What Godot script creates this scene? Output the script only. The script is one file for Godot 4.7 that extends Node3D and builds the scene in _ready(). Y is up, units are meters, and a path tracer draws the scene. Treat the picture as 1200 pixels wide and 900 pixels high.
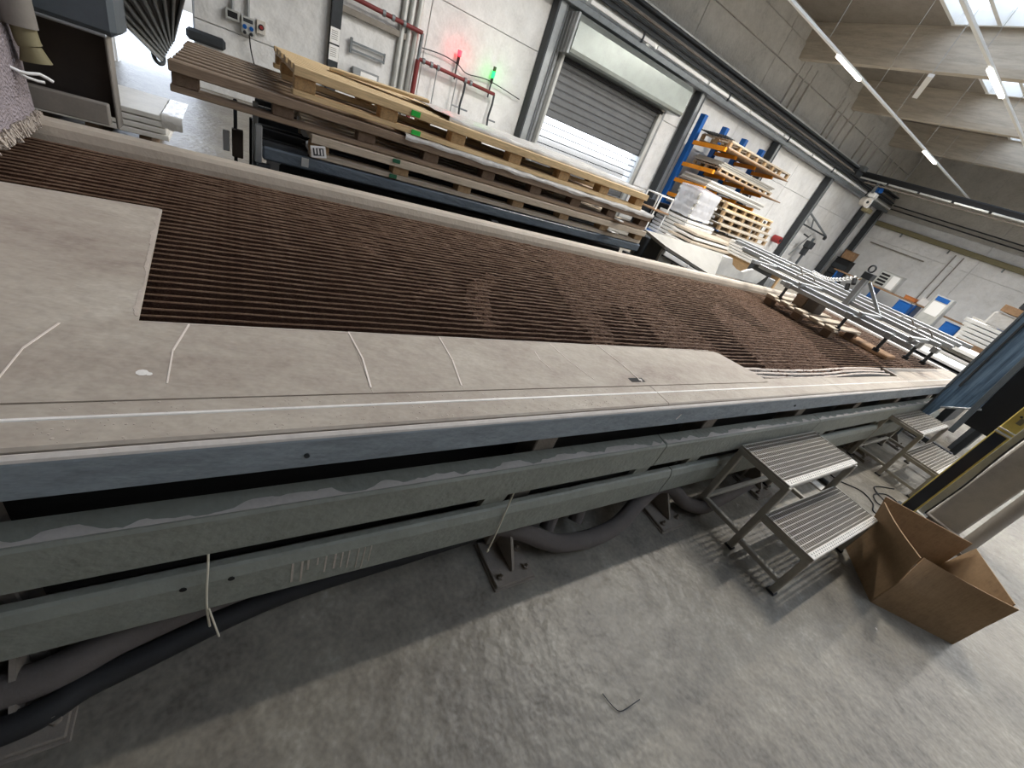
extends Node3D
# A factory hall seen across a cutting table whose bed is filled with worn, rusty slats. Units are metres, y is up.

var M := {}
var used := {}
var box_cache := {}
var rng := RandomNumberGenerator.new()


# ---------------------------------------------------------------- shapes
class Shape:
	var st := SurfaceTool.new()
	var n := 0
	func _init() -> void:
		st.begin(Mesh.PRIMITIVE_TRIANGLES)
	func tri(a: Vector3, b: Vector3, c: Vector3, na: Vector3, nb: Vector3, nc: Vector3) -> void:
		var g := (b - a).cross(c - a)
		if g.length_squared() < 1e-16:
			return
		if g.dot(na + nb + nc) > 0.0:
			var t := b
			b = c
			c = t
			t = nb
			nb = nc
			nc = t
		st.set_normal(na)
		st.add_vertex(a)
		st.set_normal(nb)
		st.add_vertex(b)
		st.set_normal(nc)
		st.add_vertex(c)
		n += 1
	func face(p: PackedVector3Array, nn: Vector3) -> void:
		for i in range(1, p.size() - 1):
			tri(p[0], p[i], p[i + 1], nn, nn, nn)
	func quad(a: Vector3, b: Vector3, c: Vector3, d: Vector3, nn := Vector3.ZERO) -> void:
		var m := nn
		if m == Vector3.ZERO:
			m = (c - a).cross(d - b).normalized()
		tri(a, b, c, m, m, m)
		tri(a, c, d, m, m, m)
	# a box with chamfered edges
	func box(c: Vector3, s: Vector3, b := Basis.IDENTITY, ch := 0.0) -> void:
		var h := s * 0.5
		var k := minf(ch, minf(h.x, minf(h.y, h.z)) * 0.9)
		var ax := [b.x.normalized(), b.y.normalized(), b.z.normalized()]
		var hh := [h.x, h.y, h.z]
		for i in 3:
			var j := (i + 1) % 3
			var l := (i + 2) % 3
			for sg: float in [-1.0, 1.0]:
				var o: Vector3 = c + ax[i] * hh[i] * sg
				var u: Vector3 = ax[j] * (hh[j] - k)
				var v: Vector3 = ax[l] * (hh[l] - k)
				quad(o - u - v, o + u - v, o + u + v, o - u + v, ax[i] * sg)
				if k > 0.0:
					for tg: float in [-1.0, 1.0]:
						var p: Vector3 = c + ax[i] * hh[i] * sg + ax[j] * (hh[j] - k) * tg
						var q: Vector3 = c + ax[i] * (hh[i] - k) * sg + ax[j] * hh[j] * tg
						quad(p - v, p + v, q + v, q - v, (ax[i] * sg + ax[j] * tg).normalized())
		if k > 0.0:
			for sx: float in [-1.0, 1.0]:
				for sy: float in [-1.0, 1.0]:
					for sz: float in [-1.0, 1.0]:
						var x: Vector3 = ax[0] * sx
						var y: Vector3 = ax[1] * sy
						var z: Vector3 = ax[2] * sz
						var nn: Vector3 = (x + y + z).normalized()
						tri(c + x * h.x + y * (h.y - k) + z * (h.z - k), c + x * (h.x - k) + y * h.y + z * (h.z - k), c + x * (h.x - k) + y * (h.y - k) + z * h.z, nn, nn, nn)
	# a bar with a rectangular section between two points; up is roughly the direction of its height
	func bar(a: Vector3, b: Vector3, w: float, h: float, up := Vector3.UP, ch := 0.0) -> void:
		var d := (b - a).normalized()
		var side := d.cross(up)
		if side.length() < 1e-4:
			side = d.cross(Vector3(0.3, 0.1, 1))
		side = side.normalized()
		box((a + b) * 0.5, Vector3((b - a).length(), h, w), Basis(d, side.cross(d).normalized(), side), ch)
	# a tube along a path
	func tube(path: PackedVector3Array, r: float, sides := 10, r2 := -1.0) -> void:
		var rows: Array[PackedVector3Array] = []
		var nrm: Array[PackedVector3Array] = []
		var ref := Vector3.ZERO
		for i in path.size():
			var d := (path[mini(i + 1, path.size() - 1)] - path[maxi(i - 1, 0)]).normalized()
			if ref == Vector3.ZERO:
				ref = d.cross(Vector3.UP if absf(d.y) < 0.9 else Vector3.RIGHT).normalized()
			ref = (ref - d * ref.dot(d)).normalized()
			var o := d.cross(ref)
			var rr := r if r2 < 0.0 else lerpf(r, r2, float(i) / maxf(1.0, path.size() - 1))
			var ring := PackedVector3Array()
			var nn := PackedVector3Array()
			for k in sides:
				var a := TAU * k / sides
				var e := ref * cos(a) + o * sin(a)
				nn.append(e)
				ring.append(path[i] + e * rr)
			rows.append(ring)
			nrm.append(nn)
		for i in path.size() - 1:
			for k in sides:
				var l := (k + 1) % sides
				tri(rows[i][k], rows[i][l], rows[i + 1][l], nrm[i][k], nrm[i][l], nrm[i + 1][l])
				tri(rows[i][k], rows[i + 1][l], rows[i + 1][k], nrm[i][k], nrm[i + 1][l], nrm[i + 1][k])
		face(rows[0], (path[0] - path[1]).normalized())
		face(rows[-1], (path[-1] - path[-2]).normalized())
	func rod(a: Vector3, b: Vector3, r: float, sides := 10, r2 := -1.0) -> void:
		tube(PackedVector3Array([a, b]), r, sides, r2)
	# profile (in the plane of u and v) swept straight from a to a + d
	func sweep(prof: PackedVector2Array, a: Vector3, d: Vector3, u: Vector3, v: Vector3, caps := true) -> void:
		var p := PackedVector3Array()
		var area := 0.0
		for i in prof.size():
			p.append(a + u * prof[i].x + v * prof[i].y)
			area += prof[i].cross(prof[(i + 1) % prof.size()])
		for i in prof.size():
			var j := (i + 1) % prof.size()
			var e := prof[j] - prof[i]
			var nn := (u * e.y - v * e.x).normalized() * (1.0 if area > 0.0 else -1.0)
			quad(p[i], p[j], p[j] + d, p[i] + d, nn)
		if caps:
			var idx := Geometry2D.triangulate_polygon(prof)
			var dn := d.normalized()
			for k in range(0, idx.size(), 3):
				tri(p[idx[k]], p[idx[k + 1]], p[idx[k + 2]], -dn, -dn, -dn)
				tri(p[idx[k]] + d, p[idx[k + 1]] + d, p[idx[k + 2]] + d, dn, dn, dn)
	# a sheet of given thickness over a grid of points (rows of equal length)
	func sheet(rows: Array, th: float) -> void:
		var nr := rows.size()
		var nc: int = rows[0].size()
		var nm: Array = []
		for i in nr:
			var line := PackedVector3Array()
			for j in nc:
				var du: Vector3 = rows[mini(i + 1, nr - 1)][j] - rows[maxi(i - 1, 0)][j]
				var dv: Vector3 = rows[i][mini(j + 1, nc - 1)] - rows[i][maxi(j - 1, 0)]
				line.append(du.cross(dv).normalized())
			nm.append(line)
		for i in nr - 1:
			for j in nc - 1:
				for sg: float in [0.5, -0.5]:
					var q: Array = []
					var w: Array = []
					for o: Vector2i in [Vector2i(0, 0), Vector2i(0, 1), Vector2i(1, 1), Vector2i(1, 0)]:
						var m: Vector3 = nm[i + o.x][j + o.y]
						q.append(rows[i + o.x][j + o.y] + m * th * sg)
						w.append(m * signf(sg))
					tri(q[0], q[1], q[2], w[0], w[1], w[2])
					tri(q[0], q[2], q[3], w[0], w[2], w[3])
		var rim: Array = []
		for j in nc:
			rim.append(Vector2i(0, j))
		for i in range(1, nr):
			rim.append(Vector2i(i, nc - 1))
		for j in range(nc - 2, -1, -1):
			rim.append(Vector2i(nr - 1, j))
		for i in range(nr - 2, 0, -1):
			rim.append(Vector2i(i, 0))
		for k in rim.size():
			var a: Vector2i = rim[k]
			var b: Vector2i = rim[(k + 1) % rim.size()]
			var ma: Vector3 = nm[a.x][a.y] * th * 0.5
			var mb: Vector3 = nm[b.x][b.y] * th * 0.5
			quad(rows[a.x][a.y] + ma, rows[b.x][b.y] + mb, rows[b.x][b.y] - mb, rows[a.x][a.y] - ma)
	func mesh() -> ArrayMesh:
		return st.commit()


func cbox(x: float, y: float, z: float, ch := 0.004) -> ArrayMesh:
	var key := "%.4f %.4f %.4f %.4f" % [x, y, z, ch]
	if not box_cache.has(key):
		var s := Shape.new()
		s.box(Vector3.ZERO, Vector3(x, y, z), Basis.IDENTITY, ch)
		box_cache[key] = s.mesh()
	return box_cache[key]


# ---------------------------------------------------------------- objects
func numbered(called: String) -> String:
	if not used.has(called):
		used[called] = 0
		return called
	used[called] += 1
	return "%s_%03d" % [called, used[called]]


func tag(o: Node3D, label: String, category: String, group := "") -> void:
	o.set_meta("label", label)
	o.set_meta("category", category)
	if group != "":
		o.set_meta("group", group)


func thing(called: String, label: String, category: String, at := Vector3.ZERO, turn := 0.0, group := "") -> Node3D:
	var o := Node3D.new()
	o.name = numbered(called)
	add_child(o)
	o.position = at
	o.rotation.y = turn
	tag(o, label, category, group)
	return o


func inst(parent: Node, called: String, mesh: Mesh, m: Material, xf := Transform3D.IDENTITY) -> MeshInstance3D:
	var o := MeshInstance3D.new()
	if parent == self:
		o.name = numbered(called)
	else:
		var k := 0
		var nm := called
		while parent.has_node(NodePath(nm)):
			k += 1
			nm = "%s_%03d" % [called, k]
		o.name = nm
	o.mesh = mesh
	o.material_override = m
	o.transform = xf
	o.cast_shadow = GeometryInstance3D.SHADOW_CASTING_SETTING_ON
	parent.add_child(o, true)
	return o


# a box part at a place
func pbox(parent: Node, called: String, c: Vector3, s: Vector3, m: Material, ch := 0.004, b := Basis.IDENTITY) -> MeshInstance3D:
	return inst(parent, called, cbox(s.x, s.y, s.z, ch), m, Transform3D(b, c))


func prod(parent: Node, called: String, a: Vector3, b: Vector3, r: float, m: Material, sides := 12) -> MeshInstance3D:
	var s := Shape.new()
	s.rod(a, b, r, sides)
	return inst(parent, called, s.mesh(), m)


func ptube(parent: Node, called: String, path: PackedVector3Array, r: float, m: Material, sides := 10) -> MeshInstance3D:
	var s := Shape.new()
	s.tube(path, r, sides)
	return inst(parent, called, s.mesh(), m)


func pbar(parent: Node, called: String, a: Vector3, b: Vector3, w: float, h: float, m: Material, up := Vector3.UP) -> MeshInstance3D:
	var s := Shape.new()
	s.bar(a, b, w, h, up, 0.003)
	return inst(parent, called, s.mesh(), m)


func struct(o: Node3D) -> Node3D:
	o.set_meta("kind", "structure")
	return o


func copy_of(src: Node3D, at: Vector3, turn: float, label: String, group := "") -> Node3D:
	var o: Node3D = src.duplicate()
	var base := String(src.name)
	var cut := base.rfind("_")
	if cut > 0 and base.substr(cut + 1).is_valid_int():
		base = base.substr(0, cut)
	o.name = numbered(base)
	add_child(o)
	o.position = at
	o.rotation.y = turn
	o.set_meta("label", label)
	if group != "":
		o.set_meta("group", group)
	return o


func smooth(points: PackedVector3Array, step := 0.03) -> PackedVector3Array:
	var c := Curve3D.new()
	c.bake_interval = step
	for i in points.size():
		var d := (points[mini(i + 1, points.size() - 1)] - points[maxi(i - 1, 0)]) / 6.0
		c.add_point(points[i], -d, d)
	return c.get_baked_points()


# ---------------------------------------------------------------- materials
func noise(seed_: int, freq: float, oct := 4, kind := FastNoiseLite.TYPE_SIMPLEX_SMOOTH) -> FastNoiseLite:
	var f := FastNoiseLite.new()
	f.seed = seed_
	f.frequency = freq
	f.noise_type = kind
	f.fractal_octaves = oct
	return f


func bytes_of(f: FastNoiseLite, size: int) -> PackedByteArray:
	var im := f.get_seamless_image(size, size)
	im.convert(Image.FORMAT_L8)
	return im.get_data()


# mixes three noises and looks the mix up in a ramp of colours; fine specks on top
func ramp_tex(size: int, seed_: int, ramp: Array, freq: Array, weight: Array, speck := 0.0, stretch := 1) -> ImageTexture:
	var g := Gradient.new()
	g.offsets = PackedFloat32Array()
	g.colors = PackedColorArray()
	var off := PackedFloat32Array()
	var col := PackedColorArray()
	for i in ramp.size():
		off.append(float(i) / (ramp.size() - 1))
		col.append(ramp[i])
	g.offsets = off
	g.colors = col
	var lut := PackedByteArray()
	for i in 256:
		var c := g.sample(i / 255.0)
		lut.append_array(PackedByteArray([c.r8, c.g8, c.b8]))
	var a := bytes_of(noise(seed_, freq[0], 4), size)
	var b := bytes_of(noise(seed_ + 1, freq[1], 4), size)
	var c2 := bytes_of(noise(seed_ + 2, freq[2], 2), size)
	var w0: float = weight[0]
	var w1: float = weight[1]
	var w2: float = weight[2]
	var out := PackedByteArray()
	out.resize(size * size * 3)
	var r := RandomNumberGenerator.new()
	r.seed = seed_
	for y in size:
		for x in size:
			var i := y * size + x
			var j := ((y * stretch) % size) * size + x
			var v := 127.5 + ((a[j] - 127.5) * w0 + (b[j] - 127.5) * w1 + (c2[j] - 127.5) * w2) * 0.6
			if speck > 0.0:
				v += (r.randf() - 0.5) * 255.0 * speck
			var k := clampi(int(v), 0, 255) * 3
			out[i * 3] = lut[k]
			out[i * 3 + 1] = lut[k + 1]
			out[i * 3 + 2] = lut[k + 2]
	return ImageTexture.create_from_image(Image.create_from_data(size, size, false, Image.FORMAT_RGB8, out))


func bump_tex(size: int, seed_: int, freq: float, strength: float, oct := 5) -> ImageTexture:
	var im := noise(seed_, freq, oct).get_seamless_image(size, size)
	im.convert(Image.FORMAT_RGBA8)
	im.bump_map_to_normal_map(strength)
	return ImageTexture.create_from_image(im)


func gray(v: float) -> Color:
	return Color(v, v, v)


func rgb(r: int, g: int, b: int) -> Color:
	return Color(r / 255.0, g / 255.0, b / 255.0)


# tex: an albedo texture or null; scale: texture repeats per metre
func mat(color: Color, tex: Texture2D, scale: Vector3, rough := 0.8, metal := 0.0, bump: Texture2D = null, depth := 0.5, world := false) -> StandardMaterial3D:
	var m := StandardMaterial3D.new()
	m.albedo_color = color
	m.roughness = rough
	m.metallic = metal
	m.metallic_specular = 0.4
	m.uv1_triplanar = true
	m.uv1_world_triplanar = world
	m.uv1_scale = scale
	m.texture_repeat = true
	if tex:
		m.albedo_texture = tex
	if bump:
		m.normal_enabled = true
		m.normal_texture = bump
		m.normal_scale = depth
	return m


func plain(color: Color, rough := 0.6, metal := 0.0) -> StandardMaterial3D:
	var m := StandardMaterial3D.new()
	m.albedo_color = color
	m.roughness = rough
	m.metallic = metal
	return m


func glow(color: Color, energy: float) -> StandardMaterial3D:
	var m := plain(color, 0.5)
	m.emission_enabled = true
	m.emission = color
	m.emission_energy_multiplier = energy
	return m


func make_materials() -> void:
	var W := Color.WHITE
	var grime := ramp_tex(512, 11, [gray(0.82), gray(0.92), gray(0.98), gray(0.99)], [0.004, 0.02, 0.12], [0.8, 0.5, 0.35], 0.05)
	var streak := ramp_tex(512, 21, [gray(0.76), gray(0.88), gray(0.98), gray(0.95)], [0.01, 0.03, 0.2], [0.7, 0.6, 0.3], 0.04)
	var streak2 := ramp_tex(512, 25, [rgb(90, 96, 106), rgb(150, 160, 170), rgb(214, 220, 226), rgb(255, 255, 255)], [0.006, 0.02, 0.1], [0.9, 0.6, 0.3], 0.05)
	var wood := ramp_tex(512, 31, [gray(0.62), gray(0.85), gray(0.97), gray(1.0)], [0.01, 0.03, 0.08], [0.5, 0.6, 0.5], 0.05)
	var conc := ramp_tex(512, 41, [gray(0.78), gray(0.9), gray(0.96), gray(0.99)], [0.004, 0.015, 0.06], [0.7, 0.6, 0.5], 0.06)
	var dust := ramp_tex(1024, 51, [rgb(128, 114, 106), rgb(165, 154, 142), rgb(182, 173, 160), rgb(214, 208, 197)], [0.003, 0.012, 0.08], [0.75, 0.45, 0.25], 0.05)
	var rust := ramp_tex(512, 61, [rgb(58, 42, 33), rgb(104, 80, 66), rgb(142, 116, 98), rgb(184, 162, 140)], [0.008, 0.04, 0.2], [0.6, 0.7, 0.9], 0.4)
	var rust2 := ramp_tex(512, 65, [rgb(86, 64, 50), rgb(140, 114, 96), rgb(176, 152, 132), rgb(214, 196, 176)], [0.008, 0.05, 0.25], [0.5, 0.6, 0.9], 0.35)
	var floor_t := ramp_tex(1024, 71, [rgb(92, 87, 79), rgb(122, 116, 106), rgb(139, 133, 121), rgb(168, 162, 150)], [0.003, 0.016, 0.09], [0.7, 0.7, 0.6], 0.08)
	var b_fine := bump_tex(512, 81, 0.05, 3.0)
	var b_soft := bump_tex(512, 82, 0.012, 4.0)
	var b_rough := bump_tex(512, 83, 0.08, 10.0)
	M.floor = mat(W, floor_t, Vector3.ONE * 0.42, 0.42, 0.0, b_fine, 0.35, true)
	M.plaster = mat(rgb(236, 236, 235), grime, Vector3.ONE * 0.25, 0.85, 0.0, b_soft, 1.0, true)
	M.concrete = mat(rgb(208, 205, 198), conc, Vector3.ONE * 0.3, 0.9, 0.0, b_fine, 0.6, true)
	M.beam_conc = mat(rgb(202, 192, 176), streak, Vector3(0.5, 0.9, 0.12), 0.9, 0.0, b_fine, 0.5, true)
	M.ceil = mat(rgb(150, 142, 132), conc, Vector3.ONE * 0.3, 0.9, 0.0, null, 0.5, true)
	M.dust = mat(rgb(255, 255, 255), dust, Vector3(0.45, 0.45, 0.8), 0.75, 0.0, b_fine, 0.25, true)
	M.dust_pale = mat(rgb(214, 206, 198), grime, Vector3.ONE * 0.8, 0.8, 0.0, b_fine, 0.3, true)
	M.dust_mid = mat(rgb(198, 186, 174), grime, Vector3.ONE * 2.0, 0.85, 0.0, b_fine, 0.3, true)
	M.dust_line = plain(rgb(226, 216, 206), 0.9)
	M.worn_edge = mat(rgb(244, 240, 234), grime, Vector3.ONE * 2.0, 0.35, 0.0)
	M.apron = mat(rgb(156, 165, 171), streak, Vector3(0.6, 2.5, 2.5), 0.5, 0.1, b_fine, 0.3, true)
	M.beam = mat(rgb(154, 156, 146), conc, Vector3(1.2, 1.2, 1.2), 0.6, 0.1, b_fine, 0.4, true)
	M.tank = mat(rgb(40, 40, 40), grime, Vector3.ONE, 0.85, 0.0)
	M.lip = mat(rgb(196, 184, 168), grime, Vector3.ONE * 1.2, 0.6, 0.0, b_fine, 0.25, true)
	M.slat_edge = mat(rgb(222, 212, 202), rust2, Vector3(1.5, 3.0, 3.0), 0.7, 0.0, b_fine, 0.3, true)  # dusty top edges, lightened further as the parts that catch the light
	M.slat = mat(rgb(150, 136, 128), rust, Vector3(1.0, 3.0, 3.0), 0.8, 0.0, b_rough, 0.2, true)  # rusty sides, with the shade of the gaps put into a darker colour
	M.sediment = mat(rgb(168, 155, 146), rust, Vector3.ONE * 2.2, 0.95, 0.0, b_rough, 1.2, true)
	M.pale_slat = mat(rgb(224, 210, 198), grime, Vector3.ONE * 2.0, 0.85, 0.0, b_rough, 0.5, true)
	M.galv = mat(rgb(168, 172, 174), grime, Vector3.ONE * 1.2, 0.4, 0.6)
	M.galv_light = mat(rgb(206, 208, 205), grime, Vector3.ONE * 0.5, 0.35, 0.35)
	M.steel = mat(rgb(132, 138, 142), streak, Vector3.ONE * 1.0, 0.5, 0.3)
	M.stool = mat(rgb(176, 171, 161), grime, Vector3.ONE * 3.0, 0.55, 0.3)
	M.stool_bar = mat(rgb(190, 184, 174), grime, Vector3.ONE * 4.0, 0.6, 0.2)
	M.nosing = mat(rgb(222, 217, 208), grime, Vector3.ONE * 4.0, 0.6, 0.1)
	M.dark = mat(rgb(62, 66, 70), grime, Vector3.ONE * 1.2, 0.6, 0.2)
	M.black = mat(rgb(32, 33, 35), grime, Vector3.ONE * 1.2, 0.6, 0.0)
	M.black_film = mat(rgb(100, 110, 120), grime, Vector3(1.5, 4, 4), 0.25, 0.0, b_soft, 1.0)
	M.brown_panel = mat(rgb(74, 66, 60), grime, Vector3.ONE * 1.0, 0.8, 0.0)
	M.column = mat(rgb(186, 178, 167), grime, Vector3.ONE * 1.2, 0.7)
	M.machine = mat(rgb(98, 106, 112), grime, Vector3.ONE * 1.0, 0.5, 0.2)
	M.machine_gray = mat(rgb(142, 136, 128), grime, Vector3.ONE * 1.2, 0.7, 0.0)
	M.blue_panel = mat(rgb(140, 166, 190), streak2, Vector3(1.5, 0.25, 5.0), 0.3, 0.1, b_soft, 0.5)
	M.skirt = mat(rgb(164, 154, 158), conc, Vector3.ONE * 1.5, 1.0, 0.0, b_rough, 1.0)
	M.fringe = mat(rgb(190, 178, 166), conc, Vector3.ONE * 2.0, 1.0, 0.0, b_rough, 1.2)
	M.wood_x = mat(rgb(238, 208, 160), wood, Vector3(0.35, 5, 5), 0.7)
	M.wood_z = mat(rgb(238, 206, 158), wood, Vector3(5, 5, 0.35), 0.7)
	M.wood_block = mat(rgb(214, 176, 126), wood, Vector3(6, 6, 1), 0.75)
	M.old_x = mat(rgb(158, 138, 118), wood, Vector3(0.35, 5, 5), 0.85)
	M.old_z = mat(rgb(150, 130, 112), wood, Vector3(5, 5, 0.35), 0.85)
	M.old_block = mat(rgb(128, 108, 90), wood, Vector3(6, 6, 1), 0.85)
	M.pale_x = mat(rgb(206, 192, 172), wood, Vector3(0.35, 5, 5), 0.8)
	M.pale_z = mat(rgb(206, 192, 172), wood, Vector3(5, 5, 0.35), 0.8)
	M.pale_block = mat(rgb(190, 160, 122), wood, Vector3(6, 6, 1), 0.8)
	M.board = mat(rgb(168, 134, 102), wood, Vector3.ONE * 1.0, 0.85)
	M.white_slab = mat(rgb(236, 234, 228), grime, Vector3.ONE * 0.8, 0.5)
	M.gray_slab = mat(rgb(168, 165, 157), conc, Vector3.ONE * 0.8, 0.6)
	M.white = plain(rgb(238, 238, 236), 0.5)
	M.paper = plain(rgb(240, 240, 238), 0.8)
	M.ink = plain(rgb(70, 72, 76), 0.8)
	M.film = mat(rgb(206, 203, 198), grime, Vector3.ONE * 2.0, 0.25, 0.0, b_soft, 1.5)
	M.blue = mat(rgb(24, 96, 176), grime, Vector3.ONE * 1.0, 0.45)
	M.orange = mat(rgb(246, 154, 30), grime, Vector3.ONE * 1.0, 0.45)
	M.yellow = mat(rgb(228, 206, 112), grime, Vector3.ONE * 2.0, 0.5)
	M.green_tag = plain(rgb(40, 190, 70), 0.6)
	M.green_dark = plain(rgb(22, 92, 62), 0.6)
	M.red_tag = plain(rgb(226, 84, 60), 0.6)
	M.red_pipe = mat(rgb(122, 52, 52), grime, Vector3.ONE * 3.0, 0.5)
	M.red = plain(rgb(150, 44, 44), 0.5)
	M.alu = mat(rgb(176, 179, 181), grime, Vector3.ONE * 2.0, 0.4, 0.6)
	M.shutter = mat(rgb(112, 114, 116), grime, Vector3.ONE * 0.6, 0.5, 0.3)
	M.cover = mat(rgb(160, 167, 164), grime, Vector3.ONE * 0.3, 0.28, 0.55)
	M.rubber = mat(rgb(44, 44, 45), grime, Vector3.ONE * 3.0, 0.7)
	M.hose = mat(rgb(104, 97, 93), grime, Vector3.ONE * 4.0, 0.9, 0.0, b_fine, 0.5)
	M.cardboard = mat(rgb(172, 142, 108), wood, Vector3(1.0, 1.0, 6.0), 0.85)
	M.card_edge = plain(rgb(204, 168, 122), 0.9)
	M.plastic_tie = plain(rgb(224, 216, 196), 0.5)
	M.foot = mat(rgb(138, 129, 119), grime, Vector3.ONE * 3.0, 0.85, 0.0, b_fine, 0.4)
	M.olive = mat(rgb(136, 128, 98), grime, Vector3.ONE * 1.0, 0.6)
	M.lamp_body = plain(rgb(226, 226, 222), 0.4)
	M.wire = plain(rgb(170, 168, 162), 0.5, 0.3)
	M.strap = plain(rgb(196, 120, 62), 0.7)
	M.yard = mat(rgb(206, 204, 198), conc, Vector3.ONE * 0.2, 0.9, 0.0, null, 0.5, true)
	M.pane = plain(Color(0.96, 0.97, 0.98, 0.12), 0.1)
	M.pane.transparency = BaseMaterial3D.TRANSPARENCY_ALPHA
	M.film_clear = plain(Color(0.93, 0.94, 0.97, 0.3), 0.2)
	M.film_clear.transparency = BaseMaterial3D.TRANSPARENCY_ALPHA
	M.tube_glow = glow(Color(1.0, 0.97, 0.92), 9.0)
	M.red_glow = glow(Color(1.0, 0.12, 0.16), 7.0)
	M.green_glow = glow(Color(0.08, 1.0, 0.3), 4.0)
	M.screen = plain(rgb(36, 42, 52), 0.2)


const BEAMS := [1.9, 6.85, 11.85, 16.85, 21.85, 26.75]
const LAMP_LINES := [-7.95, -4.85, -1.75, 1.35, 4.45]


func _ready() -> void:
	rng.seed = 7
	# camera: hand-held, rolled to the side and looking down across the table
	var cam := Camera3D.new()
	cam.name = "camera"
	add_child(cam)
	cam.transform = Transform3D(Basis(Vector3(0.83033398, 0.32738645, 0.45095853), Vector3(0.01621294, 0.79469901, -0.60678714), Vector3(-0.55703019, 0.51114734, 0.65455769)), Vector3(0, 1.55, 0))
	cam.keep_aspect = Camera3D.KEEP_HEIGHT
	cam.fov = 86.19
	cam.near = 0.05
	cam.far = 200.0
	cam.current = true
	# sky: even overcast
	var sm := ProceduralSkyMaterial.new()
	sm.sky_top_color = Color(0.80, 0.86, 0.95)
	sm.sky_horizon_color = Color(0.95, 0.97, 1.0)
	sm.ground_bottom_color = Color(0.55, 0.55, 0.53)
	sm.ground_horizon_color = Color(0.8, 0.8, 0.8)
	sm.sky_energy_multiplier = 1.8
	sm.ground_energy_multiplier = 1.0
	var sky := Sky.new()
	sky.sky_material = sm
	var env := Environment.new()
	env.background_mode = Environment.BG_SKY
	env.sky = sky
	env.tonemap_mode = Environment.TONE_MAPPER_LINEAR
	env.tonemap_exposure = 1.28
	env.sdfgi_enabled = true
	env.ssao_enabled = true
	env.ssil_enabled = true
	var we := WorldEnvironment.new()
	we.name = "environment"
	we.environment = env
	add_child(we)
	make_materials()
	build_shell()
	build_lamps()
	build_table()
	build_bed()
	build_floor_items()
	build_left_machine()
	build_right_machine()
	build_pallet_stack()
	build_wall_items()
	build_rack()
	build_middle()
	build_lifter()
	build_far_end()


func area_light(at: Vector3, size: Vector2, color: Color, energy: float) -> void:
	var a := AreaLight3D.new()
	a.name = numbered("lamp_light")
	a.area_size = size
	a.light_color = color
	a.light_energy = energy
	a.area_range = 60.0
	a.area_attenuation = 2.0
	a.shadow_enabled = true
	add_child(a)
	a.transform = Transform3D(Basis(Vector3.RIGHT, -PI / 2), at)


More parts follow.
